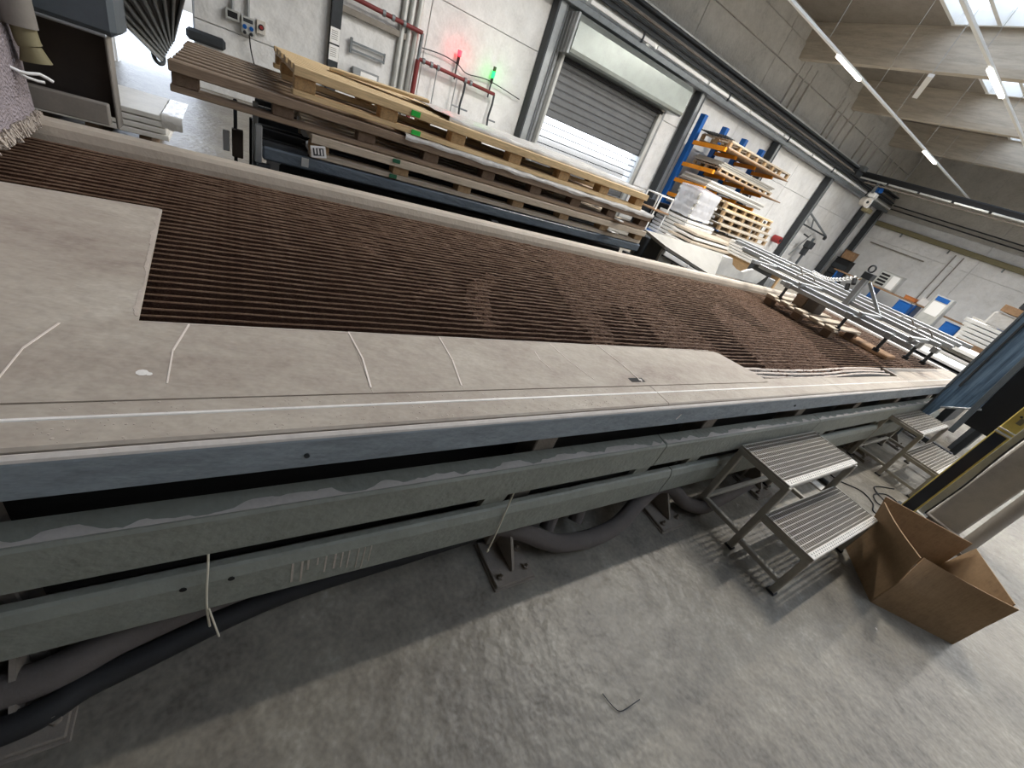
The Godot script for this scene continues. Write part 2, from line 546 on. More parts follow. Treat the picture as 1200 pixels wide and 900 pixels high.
func build_shell() -> void:
	var s := Shape.new()
	s.box(Vector3(11, -0.15, -1.5), Vector3(41.6, 0.3, 22.2))
	struct(inst(self, "floor", s.mesh(), M.floor))
	s = Shape.new()
	s.box(Vector3(11, -0.25, -32.6), Vector3(80, 0.3, 40))
	struct(inst(self, "ground", s.mesh(), M.yard))
	# back wall with two door openings
	var wall := struct(Node3D.new())
	wall.name = "wall_back"
	add_child(wall)
	s = Shape.new()
	for r: Array in [[-9.3, -1.75, 0, 8.9], [-1.75, -0.58, 3.0, 8.9], [-0.58, 7.4, 0, 8.9], [7.4, 11.6, 3.4, 8.9], [11.6, 31.3, 0, 8.9]]:
		s.box(Vector3((r[0] + r[1]) / 2, (r[2] + r[3]) / 2, -12.2), Vector3(r[1] - r[0], r[3] - r[2], 0.3))
	inst(wall, "core", s.mesh(), M.plaster)
	# facing panels, joints left open between them
	var rows := [[0.0, 1.12, 0], [1.135, 3.18, 0], [3.195, 4.3, 0], [5.0, 6.28, 1], [6.30, 7.05, 2], [7.07, 7.62, 1]]
	var xs := [-9.0, -1.77, -0.56, 3.78, 7.38, 11.62, 15.6, 20.7, 25.8, 31.0]
	for r: Array in rows:
		for i in xs.size() - 1:
			var x0: float = xs[i] + 0.008
			var x1: float = xs[i + 1] - 0.008
			if (i == 4 and r[0] < 3.19) or (i == 1 and r[0] < 2.9):
				continue
			var th := 0.04 if r[2] < 2 else 0.09
			pbox(wall, "panel", Vector3((x0 + x1) / 2, (r[0] + r[1]) / 2, -12.04 + th / 2), Vector3(x1 - x0, r[1] - r[0], th), M.plaster if r[2] == 0 else M.concrete, 0.008)
	# slim concrete ribs high on the wall
	for x: float in [17.2, 17.7, 18.2, 20.9, 21.4, 22.1, 22.8, 24.4, 25.2, 26.0, 27.6, 28.3, 29.2]:
		pbox(wall, "rib", Vector3(x, 5.9, -11.96), Vector3(0.07, 1.7, 0.08), M.concrete, 0.01)
	var we := struct(Node3D.new())
	we.name = "wall_end"
	add_child(we)
	s = Shape.new()
	s.box(Vector3(31.2, 4.3, -1.5), Vector3(0.3, 9.2, 22.2))
	inst(we, "core", s.mesh(), M.plaster)
	for k in 4:
		for y: Array in [[0.0, 2.95, 0], [2.97, 4.3, 0], [4.32, 5.6, 1], [5.62, 7.62, 1]]:
			pbox(we, "panel", Vector3(31.03, (y[0] + y[1]) / 2, -9.25 + k * 5.3), Vector3(0.05, y[1] - y[0], 5.28), M.plaster if y[2] == 0 else M.concrete, 0.008)
	s = Shape.new()
	s.box(Vector3(-9.15, 4.3, -1.5), Vector3(0.3, 9.2, 22.2))
	struct(inst(self, "wall_left", s.mesh(), M.plaster))
	s = Shape.new()
	s.box(Vector3(11, 4.3, 9.15), Vector3(40.6, 9.2, 0.3))
	struct(inst(self, "wall_front", s.mesh(), M.plaster))
	# roof with skylight openings between the beams
	s = Shape.new()
	var zs := [[-12.3, -7.95], [-1.6, 0.4], [7.2, 9.3]]
	for z: Array in zs:
		s.box(Vector3(11, 7.77, (z[0] + z[1]) / 2), Vector3(41, 0.3, z[1] - z[0]))
	var edge := -9.3
	for bx: float in BEAMS:
		if bx > 26.0:
			continue
		for z: Array in [[-7.95, -1.6], [0.4, 7.2]]:
			s.box(Vector3((edge + bx + 1.0) / 2, 7.77, (z[0] + z[1]) / 2), Vector3(bx + 1.0 - edge, 0.3, z[1] - z[0]))
		edge = bx + 4.7
	for z: Array in [[-7.95, -1.6], [0.4, 7.2]]:
		s.box(Vector3((edge + 31.3) / 2, 7.77, (z[0] + z[1]) / 2), Vector3(31.3 - edge, 0.3, z[1] - z[0]))
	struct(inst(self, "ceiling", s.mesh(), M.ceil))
	var nb := 0
	for bx: float in BEAMS:
		nb += 1
		s = Shape.new()
		s.sweep(PackedVector2Array([Vector2(-0.12, 6.62), Vector2(0.12, 6.62), Vector2(0.16, 6.8), Vector2(0.2, 7.64), Vector2(-0.2, 7.64), Vector2(-0.16, 6.8)]), Vector3(bx, 0, -12.02), Vector3(0, 0, 21.02), Vector3.RIGHT, Vector3.UP)
		var b := inst(self, "ceiling_beam_%d" % nb, s.mesh(), M.beam_conc)
		struct(b)
		if bx > 26.0:
			continue
		for z: Array in [[-7.95, -1.6], [0.4, 7.2]]:
			var w := struct(Node3D.new())
			w.name = numbered("window_skylight")
			add_child(w)
			var x0 := bx + 1.0
			var x1 := bx + 4.7
			for xx: float in [x0 + 0.04, x1 - 0.04]:
				pbox(w, "frame", Vector3(xx, 7.79, (z[0] + z[1]) / 2), Vector3(0.08, 0.4, z[1] - z[0]), M.lamp_body)
			var np := 6
			for k in np + 1:
				pbox(w, "mullion", Vector3((x0 + x1) / 2, 7.77, lerpf(z[0] + 0.05, z[1] - 0.05, float(k) / np)), Vector3(x1 - x0 - 0.16, 0.34, 0.1), M.lamp_body)
			for k in np:
				pbox(w, "pane", Vector3((x0 + x1) / 2, 7.92, lerpf(z[0] + 0.05, z[1] - 0.05, (k + 0.5) / np)), Vector3(x1 - x0 - 0.16, 0.01, (z[1] - z[0]) / np - 0.1), M.pane, 0.0)


func build_lamps() -> void:
	for i in LAMP_LINES.size():
		var z: float = LAMP_LINES[i]
		if i < 2:
			var t := thing("lighting_track", "white lighting track with glowing segments, hung on wires %s" % ["nearer the back wall" if i == 0 else "in front of the skylights"], "light track", Vector3(0, 5.5, z))
			pbox(t, "rail", Vector3(13, 0, 0), Vector3(35, 0.06, 0.07), M.lamp_body, 0.008)
			for k in 7:
				for dx: float in [1.7, 3.6]:
					prod(t, "wire", Vector3(5.1 * k - 2.0 + dx, 0.02, 0), Vector3(5.1 * k - 2.0 + dx + 0.02, 2.12, 0), 0.006, M.wire, 5)
			for k in range(1, 4):
				pbox(t, "lamp_tube", Vector3(-2.55 + 7.9 * k, -0.05, 0), Vector3(1.5, 0.05, 0.09), M.tube_glow, 0.01)
		for k in range(2 if i >= 3 else 1, 4):
			area_light(Vector3(-2.55 + 7.9 * k, 5.41, z), Vector2(1.5, 0.09), Color(1.0, 0.975, 0.935), 17.0)
	# one unlit tube fitting hung between the beams, and pendant spots
	var f := thing("tube_fitting", "short unlit tube fitting hung on thin wires in front of the second beam", "light", Vector3(15.9, 6.0, -7.3))
	pbar(f, "housing", Vector3(-0.9, 0, 0.42), Vector3(0.9, 0, -0.42), 0.14, 0.07, M.lamp_body)
	for sg: float in [-1, 1]:
		prod(f, "wire", Vector3(0.6 * sg, 0.03, -0.28 * sg), Vector3(0.6 * sg, 1.62, -0.28 * sg), 0.006, M.wire, 5)


const X0 := -2.6
const X1 := 7.42


func build_table() -> void:
	var t := thing("cutting_table", "long dusty steel cutting table with a bed of rusty slats and painted side beams", "cutting table")
	# tank below the bed
	var s := Shape.new()
	s.box(Vector3((X0 + X1) / 2, 0.36, -1.86), Vector3(X1 - X0 - 0.1, 0.42, 1.86))
	s.box(Vector3((X0 + X1) / 2, 0.69, -0.97), Vector3(X1 - X0 - 0.1, 0.27, 0.06))
	s.box(Vector3((X0 + X1) / 2, 0.69, -2.77), Vector3(X1 - X0 - 0.1, 0.27, 0.06))
	s.box(Vector3(X0 + 0.06, 0.69, -1.86), Vector3(0.06, 0.27, 1.8))
	s.box(Vector3(X1 - 0.1, 0.69, -1.86), Vector3(0.06, 0.27, 1.8))
	inst(t, "tank", s.mesh(), M.tank)
	# near edge: flat border, bare metal strip, joint, painted apron
	var cuts := [X0, 1.445, 3.30, 4.99, X1]
	for i in cuts.size() - 1:
		var a: float = cuts[i] + 0.002
		var w: float = cuts[i + 1] - 0.002 - a
		var inner := -1.035 if a > 4.9 else -0.905
		s = Shape.new()
		s.sweep(PackedVector2Array([Vector2(inner, 0.8465), Vector2(-0.87, 0.8465), Vector2(-0.864, 0.85), Vector2(-0.752, 0.85), Vector2(-0.746, 0.845), Vector2(-0.746, 0.826), Vector2(inner, 0.826)]), Vector3(a, 0, 0), Vector3(w, 0, 0), Vector3.BACK, Vector3.UP)
		inst(t, "border_plate", s.mesh(), M.dust)
		s = Shape.new()
		s.sweep(PackedVector2Array([Vector2(-0.826, 0.8495), Vector2(-0.824, 0.852), Vector2(-0.818, 0.852), Vector2(-0.816, 0.8495)]), Vector3(a, 0, 0), Vector3(w, 0, 0), Vector3.BACK, Vector3.UP)
		inst(t, "bare_strip", s.mesh(), M.worn_edge)
	s = Shape.new()
	s.sweep(PackedVector2Array([Vector2(-0.742, 0.82), Vector2(-0.742, 0.842), Vector2(-0.737, 0.845), Vector2(-0.729, 0.841), Vector2(-0.725, 0.832), Vector2(-0.725, 0.752), Vector2(-0.729, 0.748), Vector2(-0.80, 0.748), Vector2(-0.80, 0.756), Vector2(-0.735, 0.758), Vector2(-0.735, 0.82)]), Vector3(X0, 0, 0), Vector3(X1 - X0, 0, 0), Vector3.BACK, Vector3.UP)
	inst(t, "apron", s.mesh(), M.apron)
	s = Shape.new()
	s.sweep(PackedVector2Array([Vector2(-0.742, 0.8435), Vector2(-0.737, 0.8465), Vector2(-0.7285, 0.8425), Vector2(-0.7255, 0.838), Vector2(-0.7295, 0.836), Vector2(-0.742, 0.84)]), Vector3(X0, 0, 0), Vector3(X1 - X0, 0, 0), Vector3.BACK, Vector3.UP)
	inst(t, "dusty_lip", s.mesh(), M.dust_pale)
	# bolts on the apron
	for x: float in [0.13, 2.62]:
		prod(t, "apron_bolt", Vector3(x, 0.79, -0.73), Vector3(x, 0.79, -0.72), 0.006, M.dark, 8)
	pbox(t, "paint_chip", Vector3(1.53, 0.793, -0.7245), Vector3(0.006, 0.03, 0.002), M.worn_edge, 0.0, Basis(Vector3.BACK, -0.5))
	# upper and lower side beams, in lengths
	var up_cuts := [X0, 1.62, 3.32, 5.05, X1]
	for i in up_cuts.size() - 1:
		var a: float = up_cuts[i] + 0.003
		var w: float = up_cuts[i + 1] - 0.003 - a
		s = Shape.new()
		s.sweep(PackedVector2Array([Vector2(-0.80, 0.612), Vector2(-0.738, 0.606), Vector2(-0.732, 0.598), Vector2(-0.732, 0.474), Vector2(-0.738, 0.466), Vector2(-0.80, 0.466), Vector2(-0.80, 0.478), Vector2(-0.746, 0.478), Vector2(-0.746, 0.595), Vector2(-0.80, 0.60)]), Vector3(a, 0, 0), Vector3(w, 0, 0), Vector3.BACK, Vector3.UP)
		inst(t, "upper_beam", s.mesh(), M.beam)
	var lo_cuts := [X0, 1.86, 3.62, 5.4, X1]
	for i in lo_cuts.size() - 1:
		var a: float = lo_cuts[i] + 0.003
		var w: float = lo_cuts[i + 1] - 0.003 - a
		s = Shape.new()
		s.sweep(PackedVector2Array([Vector2(-0.77, 0.384), Vector2(-0.752, 0.384), Vector2(-0.744, 0.379), Vector2(-0.732, 0.35), Vector2(-0.732, 0.226), Vector2(-0.738, 0.218), Vector2(-0.81, 0.218), Vector2(-0.81, 0.23), Vector2(-0.746, 0.232), Vector2(-0.746, 0.348), Vector2(-0.756, 0.372), Vector2(-0.77, 0.372)]), Vector3(a, 0, 0), Vector3(w, 0, 0), Vector3.BACK, Vector3.UP)
		inst(t, "lower_beam", s.mesh(), M.beam)
	# crusts of dried slurry on top of the upper beam
	for i in up_cuts.size() - 1:
		inst(t, "slurry_crust", ragged(up_cuts[i] + 0.01, up_cuts[i + 1] - 0.01, -0.741, -0.758, 0.022, 0.6085, 70 + i), M.dust_pale)
	# plates that tie the beams together, and the posts behind them
	for x: float in [-1.3, 0.78, 1.62, 2.05, 3.32, 3.75, 5.05, 5.6, 6.8]:
		s = Shape.new()
		s.sweep(PackedVector2Array([Vector2(-0.05, 0.36), Vector2(0.05, 0.36), Vector2(0.09, 0.50), Vector2(-0.01, 0.50)]), Vector3(x, 0, -0.79), Vector3(0, 0, 0.02), Vector3.RIGHT, Vector3.UP)
		inst(t, "tie_plate", s.mesh(), M.beam)
	for x: float in [-1.3, -0.46, 0.95, 2.03, 3.1, 4.15, 5.2, 6.3, 7.2]:
		s = Shape.new()
		s.box(Vector3(x, 0.42, -0.85), Vector3(0.1, 0.8, 0.09), Basis.IDENTITY, 0.004)
		inst(t, "post", s.mesh(), M.foot)
		s = Shape.new()
		s.box(Vector3(x + 0.01, 0.016, -0.72), Vector3(0.19, 0.014, 0.21), Basis.IDENTITY, 0.003)
		s.box(Vector3(x + 0.01, 0.004, -0.72), Vector3(0.205, 0.008, 0.225), Basis.IDENTITY, 0.002)
		var fp := inst(t, "foot_plate", s.mesh(), M.foot)
		s = Shape.new()
		s.sweep(PackedVector2Array([Vector2(-0.81, 0.02), Vector2(-0.66, 0.02), Vector2(-0.66, 0.035), Vector2(-0.75, 0.14), Vector2(-0.81, 0.2)]), Vector3(x + 0.006, 0, 0), Vector3(0.012, 0, 0), Vector3.BACK, Vector3.UP)
		inst(fp, "gusset", s.mesh(), M.foot)
		for q: Vector2 in [Vector2(-0.055, -0.65), Vector2(0.08, -0.66), Vector2(0.08, -0.75)]:
			s = Shape.new()
			s.rod(Vector3(x + q.x, 0.022, q.y), Vector3(x + q.x, 0.036, q.y), 0.014, 6)
			s.rod(Vector3(x + q.x, 0.03, q.y), Vector3(x + q.x, 0.056, q.y), 0.007, 8)
			inst(fp, "anchor_bolt", s.mesh(), M.foot)
	# drain stubs below the lower beam
	for x: float in [1.22, 1.4]:
		ptube(t, "drain_stub", PackedVector3Array([Vector3(x, 0.2, -0.9), Vector3(x + 0.02, 0.14, -0.82), Vector3(x - 0.02, 0.07, -0.78)]), 0.035, M.hose, 12)
	# dried white drips on the lower beam
	for k in 11:
		var x := 0.12 + 0.022 * k + rng.randf() * 0.01
		var d := 0.03 + 0.09 * rng.randf()
		pbox(t, "drip", Vector3(x, 0.348 - d / 2, -0.7315), Vector3(0.003 + rng.randf() * 0.003, d, 0.0015), M.dust_mid, 0.0)
	# holes with wet streaks in the lower beam
	for x: float in [-0.12, -0.02]:
		prod(t, "beam_hole", Vector3(x, 0.345, -0.74), Vector3(x, 0.345, -0.7305), 0.008, M.tank, 10)
	# rear lip: rolled flange with a flat sloping inner face
	s = Shape.new()
	s.sweep(PackedVector2Array([Vector2(-2.69, 0.80), Vector2(-2.69, 0.85), Vector2(-2.70, 0.884), Vector2(-2.715, 0.90), Vector2(-2.765, 0.906), Vector2(-2.785, 0.90), Vector2(-2.79, 0.885), Vector2(-2.79, 0.80)]), Vector3(X0, 0, 0), Vector3(X1 - X0 - 0.1, 0, 0), Vector3.BACK, Vector3.UP)
	inst(t, "rear_lip", s.mesh(), M.lip)
	# right end border
	pbox(t, "end_border", Vector3(7.31, 0.838, -1.84), Vector3(0.13, 0.03, 1.7), M.dust_pale)
	pbox(t, "end_apron", Vector3(7.4, 0.79, -1.76), Vector3(0.02, 0.1, 2.04), M.apron)
	# cover plates lying over the slats: one wide plate at the left, a strip of plates along the near edge
	var rows_ := [[Vector2(X0, -2.01), Vector2(-0.235, -2.01), Vector2(-0.222, -2.0), Vector2(-0.2, -1.18), Vector2(0.2935, -1.176), Vector2(0.2995, -0.868), Vector2(X0, -0.868)]]
	var joints := [Vector2(0.294, 0.300), Vector2(0.60, 0.572), Vector2(1.385, 1.42)]
	for i in joints.size():
		var l: Vector2 = joints[i]
		if i < joints.size() - 1:
			var r: Vector2 = joints[i + 1]
			rows_.append([Vector2(l.x, -1.18), Vector2(r.x - 0.0005, -1.176), Vector2(r.y - 0.0005, -0.868), Vector2(l.y, -0.868)])
		else:
			rows_.append([Vector2(l.x, -1.176), Vector2(2.34, -1.168), Vector2(2.375, -1.15), Vector2(2.49, -0.905), Vector2(2.48, -0.868), Vector2(l.y, -0.868)])
	for p: Array in rows_:
		var poly := PackedVector2Array()
		for v: Vector2 in p:
			poly.append(Vector2(v.x, -v.y))
		s = Shape.new()
		s.sweep(poly, Vector3(0, 0.8465, 0), Vector3(0, 0.005, 0), Vector3.RIGHT, Vector3.FORWARD)
		inst(t, "cover_plate", s.mesh(), M.dust)
	# pale dust packed in the joints and along the cut edge
	for i in joints.size():
		var l: Vector2 = joints[i]
		s = Shape.new()
		s.bar(Vector3(l.x, 0.8512, -1.176), Vector3((l.x + l.y) / 2 + 0.01, 0.8512, -1.03), 0.006, 0.004, Vector3.UP, 0.001)
		s.bar(Vector3((l.x + l.y) / 2 + 0.01, 0.8512, -1.03), Vector3(l.y, 0.8512, -0.89), 0.006, 0.004, Vector3.UP, 0.001)
		inst(t, "dust_seam", s.mesh(), M.dust_line)
	for l: Array in [[-0.10, -1.175, -0.125, -0.92], [-0.33, -1.15, -0.37, -0.94], [0.98, -1.1, 0.985, -0.98], [1.1, -1.165, 1.16, -0.9]]:
		s = Shape.new()
		s.bar(Vector3(l[0], 0.8518, l[1]), Vector3((l[0] + l[2]) / 2 - 0.012, 0.8518, (l[1] + l[3]) / 2), 0.004, 0.0015)
		s.bar(Vector3((l[0] + l[2]) / 2 - 0.012, 0.8518, (l[1] + l[3]) / 2), Vector3(l[2], 0.8518, l[3]), 0.003, 0.0015)
		inst(t, "scratch", s.mesh(), M.dust_line)
	# pale dried dust along the cut edges of the plates
	inst(t, "dust_band", ragged(-0.19, 2.3, -1.177, -1.171, 0.006, 0.8518, 78), M.dust_mid)
	var edge_band := inst(t, "dust_band", ragged(-1.98, -1.2, 0.0, 0.008, 0.012, 0.0, 79), M.dust_mid)
	edge_band.transform = Transform3D(Basis(Vector3(0.027, 0, 1.0), Vector3.UP, Vector3(-1, 0, 0.027)), Vector3(-0.17, 0.8518, 0.0))
	# small splashes of bare metal and slurry drops
	s = Shape.new()
	for k in 420:
		var x := -0.3 + rng.randf() * 2.4
		var z := -0.862 + rng.randf() * 0.11
		s.rod(Vector3(x, 0.8500, z), Vector3(x, 0.8508, z), 0.0008 + rng.randf() * rng.randf() * 0.0032, 6)
	inst(t, "slurry_drops", s.mesh(), M.dust_mid).set_meta("kind", "stuff")
	s = Shape.new()
	s.rod(Vector3(-0.17, 0.851, -0.96), Vector3(-0.17, 0.8522, -0.96), 0.011, 9)
	s.rod(Vector3(-0.158, 0.851, -0.955), Vector3(-0.158, 0.852, -0.955), 0.006, 7)
	inst(t, "white_spot", s.mesh(), M.worn_edge)
	# small slot near the plate joint
	pbox(t, "slot", Vector3(1.40, 0.8512, -0.905), Vector3(0.085, 0.002, 0.028), M.tank, 0.0)
	pbox(t, "slot_lip", Vector3(1.42, 0.852, -0.905), Vector3(0.02, 0.003, 0.012), M.dust_pale, 0.0)


# a thin layer along x whose far edge wanders
func ragged(x0: float, x1: float, z0: float, z1: float, amp: float, y: float, seed_: int) -> ArrayMesh:
	var n := noise(seed_, 7.0, 4)
	var cnt := maxi(10, int((x1 - x0) / 0.012))
	var r0 := PackedVector3Array()
	var r1 := PackedVector3Array()
	for j in cnt + 1:
		var x := lerpf(x0, x1, float(j) / cnt)
		r0.append(Vector3(x, y, z0))
		var d := z1 - z0
		var off := d + signf(d) * amp * n.get_noise_2d(x, 0.0) * 1.6
		if d > 0.0:
			off = maxf(off, 0.003)
		else:
			off = minf(off, -0.003)
		r1.append(Vector3(x, y, z0 + off))
	var s := Shape.new()
	s.sheet([r0, r1], 0.0012)
	return s.mesh()


func build_bed() -> void:
	# slats set on edge, their tops eaten away by the jet; sludge between them
	var t: Node3D = get_node("cutting_table")
	var ero := noise(5, 1.3, 3)
	var fine := noise(6, 22.0, 3)
	var crust := noise(8, 9.0, 3)
	var fill := noise(9, 0.9, 3)
	var xa := -2.3
	var xb := 7.22
	var nx := 400
	var z := -2.66
	var idx := 0
	while z < -0.92:
		var pale := z > -1.075
		var xs := xa
		if pale:
			xs = 2.46
		var xe := xb
		if z > -1.05:
			xe = 4.98
		s_slat(t, z, xs, xe, int(nx * (xe - xs) / (xb - xa)), ero, fine, crust, fill, pale, idx)
		z += 0.0405
		idx += 1
	# sludge: a height field between the slats
	var s := Shape.new()
	var gx := 720
	var gz := 170
	var pts: Array = []
	for i in gz + 1:
		var zz := lerpf(-2.69, -0.95, float(i) / gz)
		var row := PackedVector3Array()
		for j in gx + 1:
			var xx := lerpf(xa, xb, float(j) / gx)
			row.append(Vector3(xx, sludge(xx, zz, fill) + (0.012 * fine.get_noise_2d(xx * 1.3 + 3.0, zz * 1.6) + 0.008 * fine.get_noise_2d(xx * 4.0 + 13.0, zz * 4.0)) * smoothstep(-0.4, 1.0, xx), zz))
		pts.append(row)
	for i in gz:
		for j in gx:
			var a: Vector3 = pts[i][j]
			var b: Vector3 = pts[i][j + 1]
			var c: Vector3 = pts[i + 1][j + 1]
			var d: Vector3 = pts[i + 1][j]
			var n := (c - a).cross(b - d).normalized()
			if n.y < 0:
				n = -n
			s.quad(a, b, c, d, n)
	inst(t, "sludge", s.mesh(), M.sediment).set_meta("kind", "stuff")


# how high the sludge stands between the slats: deep at the left front, patchy further right
func sludge(x: float, z: float, fill: FastNoiseLite) -> float:
	var w := fill.get_noise_2d(x * 1.35 + z * 0.6, z * 0.45)
	var lift := smoothstep(-0.2, 1.6, x + (-1.05 - z) * 0.9)
	var h := clampf(lift * smoothstep(0.03, 0.2, w) + 0.2 * smoothstep(0.1, 0.5, w), 0.0, 1.0)
	return 0.648 + 0.176 * h


func s_slat(t: Node3D, z: float, xs: float, xe: float, n: int, ero: FastNoiseLite, fine: FastNoiseLite, crust: FastNoiseLite, fill: FastNoiseLite, pale: bool, idx: int) -> void:
	var s := Shape.new()
	var e := Shape.new()
	var prev := PackedVector3Array()
	for j in n + 1:
		var x := lerpf(xs, xe, float(j) / n)
		var wob := 0.0015 * ero.get_noise_2d(x * 0.8, z * 3.0 + idx) * clampf(x, 0.3, 3.0)
		var top := 0.834 - 0.006 * absf(ero.get_noise_2d(x * 1.6, idx * 7.3)) + 0.0025 * fine.get_noise_2d(x * 0.9, idx * 3.7) * smoothstep(-0.3, 1.5, x)
		var th := 0.0022 + 0.0035 * maxf(0.0, crust.get_noise_2d(x * 1.2, idx * 5.1) + 0.15) * smoothstep(0.0, 2.0, x + (-1.0 - z))
		if pale:
			th = 0.009
		th += 0.0007 * fine.get_noise_2d(x * 1.4, idx * 9.1)
		var drop := 0.004 + 0.007 * clampf(crust.get_noise_2d(x * 0.9 + 40.0, idx * 3.1) + 0.2, 0.0, 1.0) * smoothstep(0.0, 2.0, x + (-1.0 - z))
		var zz := z + wob
		if pale:
			zz += 0.022 * sin((x - 2.5) * 2.4) + 0.005
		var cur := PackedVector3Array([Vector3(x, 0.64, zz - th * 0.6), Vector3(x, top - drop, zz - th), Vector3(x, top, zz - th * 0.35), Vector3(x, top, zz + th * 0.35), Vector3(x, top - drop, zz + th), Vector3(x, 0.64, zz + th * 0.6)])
		if j > 0:
			for k: int in [0, 4, 1, 2, 3]:
				var c := (prev[k] + cur[k + 1]) * 0.5 - Vector3(x, 0.79, zz)
				var nn := (cur[k + 1] - prev[k]).cross(cur[k] - prev[k + 1]).normalized()
				if nn.dot(Vector3(0, maxf(c.y, 0.0) + (0.0 if k != 2 else 1.0), c.z * 30.0)) < 0:
					nn = -nn
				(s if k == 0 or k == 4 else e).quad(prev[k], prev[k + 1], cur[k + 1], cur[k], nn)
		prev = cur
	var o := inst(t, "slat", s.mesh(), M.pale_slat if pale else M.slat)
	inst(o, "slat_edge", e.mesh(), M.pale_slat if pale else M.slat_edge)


func stool_shape() -> Node3D:
	# local frame: x along the table, z away from it, base at the back left foot
	var t := thing("step_stool", "", "step stool")
	var w := 0.93
	for sx: float in [0.0, w]:
		pbox(t, "leg", Vector3(sx, 0.255, 0.0), Vector3(0.035, 0.49, 0.035), M.stool)
		pbox(t, "leg", Vector3(sx, 0.255, 0.275), Vector3(0.035, 0.49, 0.035), M.stool)
		pbox(t, "leg", Vector3(sx, 0.145, 0.555), Vector3(0.035, 0.27, 0.035), M.stool)
		for z: float in [0.0, 0.275, 0.555]:
			pbox(t, "foot", Vector3(sx, 0.005, z), Vector3(0.05, 0.01, 0.05), M.rubber)
		pbox(t, "side_rail", Vector3(sx, 0.498, 0.137), Vector3(0.035, 0.035, 0.31), M.stool)
		pbox(t, "side_rail", Vector3(sx, 0.285, 0.43), Vector3(0.035, 0.035, 0.28), M.stool)
		pbox(t, "base_rail", Vector3(sx, 0.11, 0.137), Vector3(0.028, 0.028, 0.245), M.stool)
		pbox(t, "base_rail", Vector3(sx, 0.08, 0.415), Vector3(0.028, 0.028, 0.245), M.stool)
	pbox(t, "cross_rail", Vector3(w / 2, 0.11, 0.0), Vector3(w - 0.03, 0.028, 0.028), M.stool)
	pbox(t, "cross_rail", Vector3(w / 2, 0.23, 0.275), Vector3(w - 0.03, 0.028, 0.028), M.stool)
	for step: Array in [[0.515, -0.02, 0.30], [0.305, 0.285, 0.285]]:
		var y: float = step[0]
		var z0: float = step[1]
		var d: float = step[2]
		var s := Shape.new()
		s.box(Vector3(w / 2, y - 0.003, z0 + 0.004), Vector3(w + 0.03, 0.032, 0.006))
		s.box(Vector3(w / 2, y - 0.003, z0 + d - 0.004), Vector3(w + 0.03, 0.032, 0.006))
		s.box(Vector3(-0.012, y - 0.003, z0 + d / 2), Vector3(0.006, 0.032, d))
		s.box(Vector3(w + 0.012, y - 0.003, z0 + d / 2), Vector3(0.006, 0.032, d))
		var tread := inst(t, "tread", s.mesh(), M.stool)
		for k in 9:
			inst(tread, "grating_bar", cbox(w + 0.02, 0.026, 0.0045, 0.001), M.stool_bar, Transform3D(Basis.IDENTITY, Vector3(w / 2, y - 0.002, z0 + 0.012 + (d - 0.05) * (k + 0.5) / 9)))
		s = Shape.new()
		for k in 42:
			s.box(Vector3((w + 0.01) * (k + 0.5) / 42, y + 0.004, z0 + d / 2 - 0.015), Vector3(0.005, 0.01, d - 0.04))
		inst(tread, "cross_rods", s.mesh(), M.stool_bar).set_meta("kind", "stuff")
		s = Shape.new()
		s.box(Vector3(w / 2, y + 0.003, z0 + d - 0.018), Vector3(w + 0.03, 0.022, 0.038), Basis.IDENTITY, 0.004)
		var ns := inst(tread, "nosing", s.mesh(), M.nosing)
		s = Shape.new()
		for k in 38:
			for r in 2:
				s.rod(Vector3(w * (k + 0.5 + 0.5 * r) / 38, y + 0.0135, z0 + d - 0.025 + r * 0.013), Vector3(w * (k + 0.5 + 0.5 * r) / 38, y + 0.0145, z0 + d - 0.025 + r * 0.013), 0.0042, 6)
		inst(ns, "perforations", s.mesh(), M.dark).set_meta("kind", "stuff")
	return t


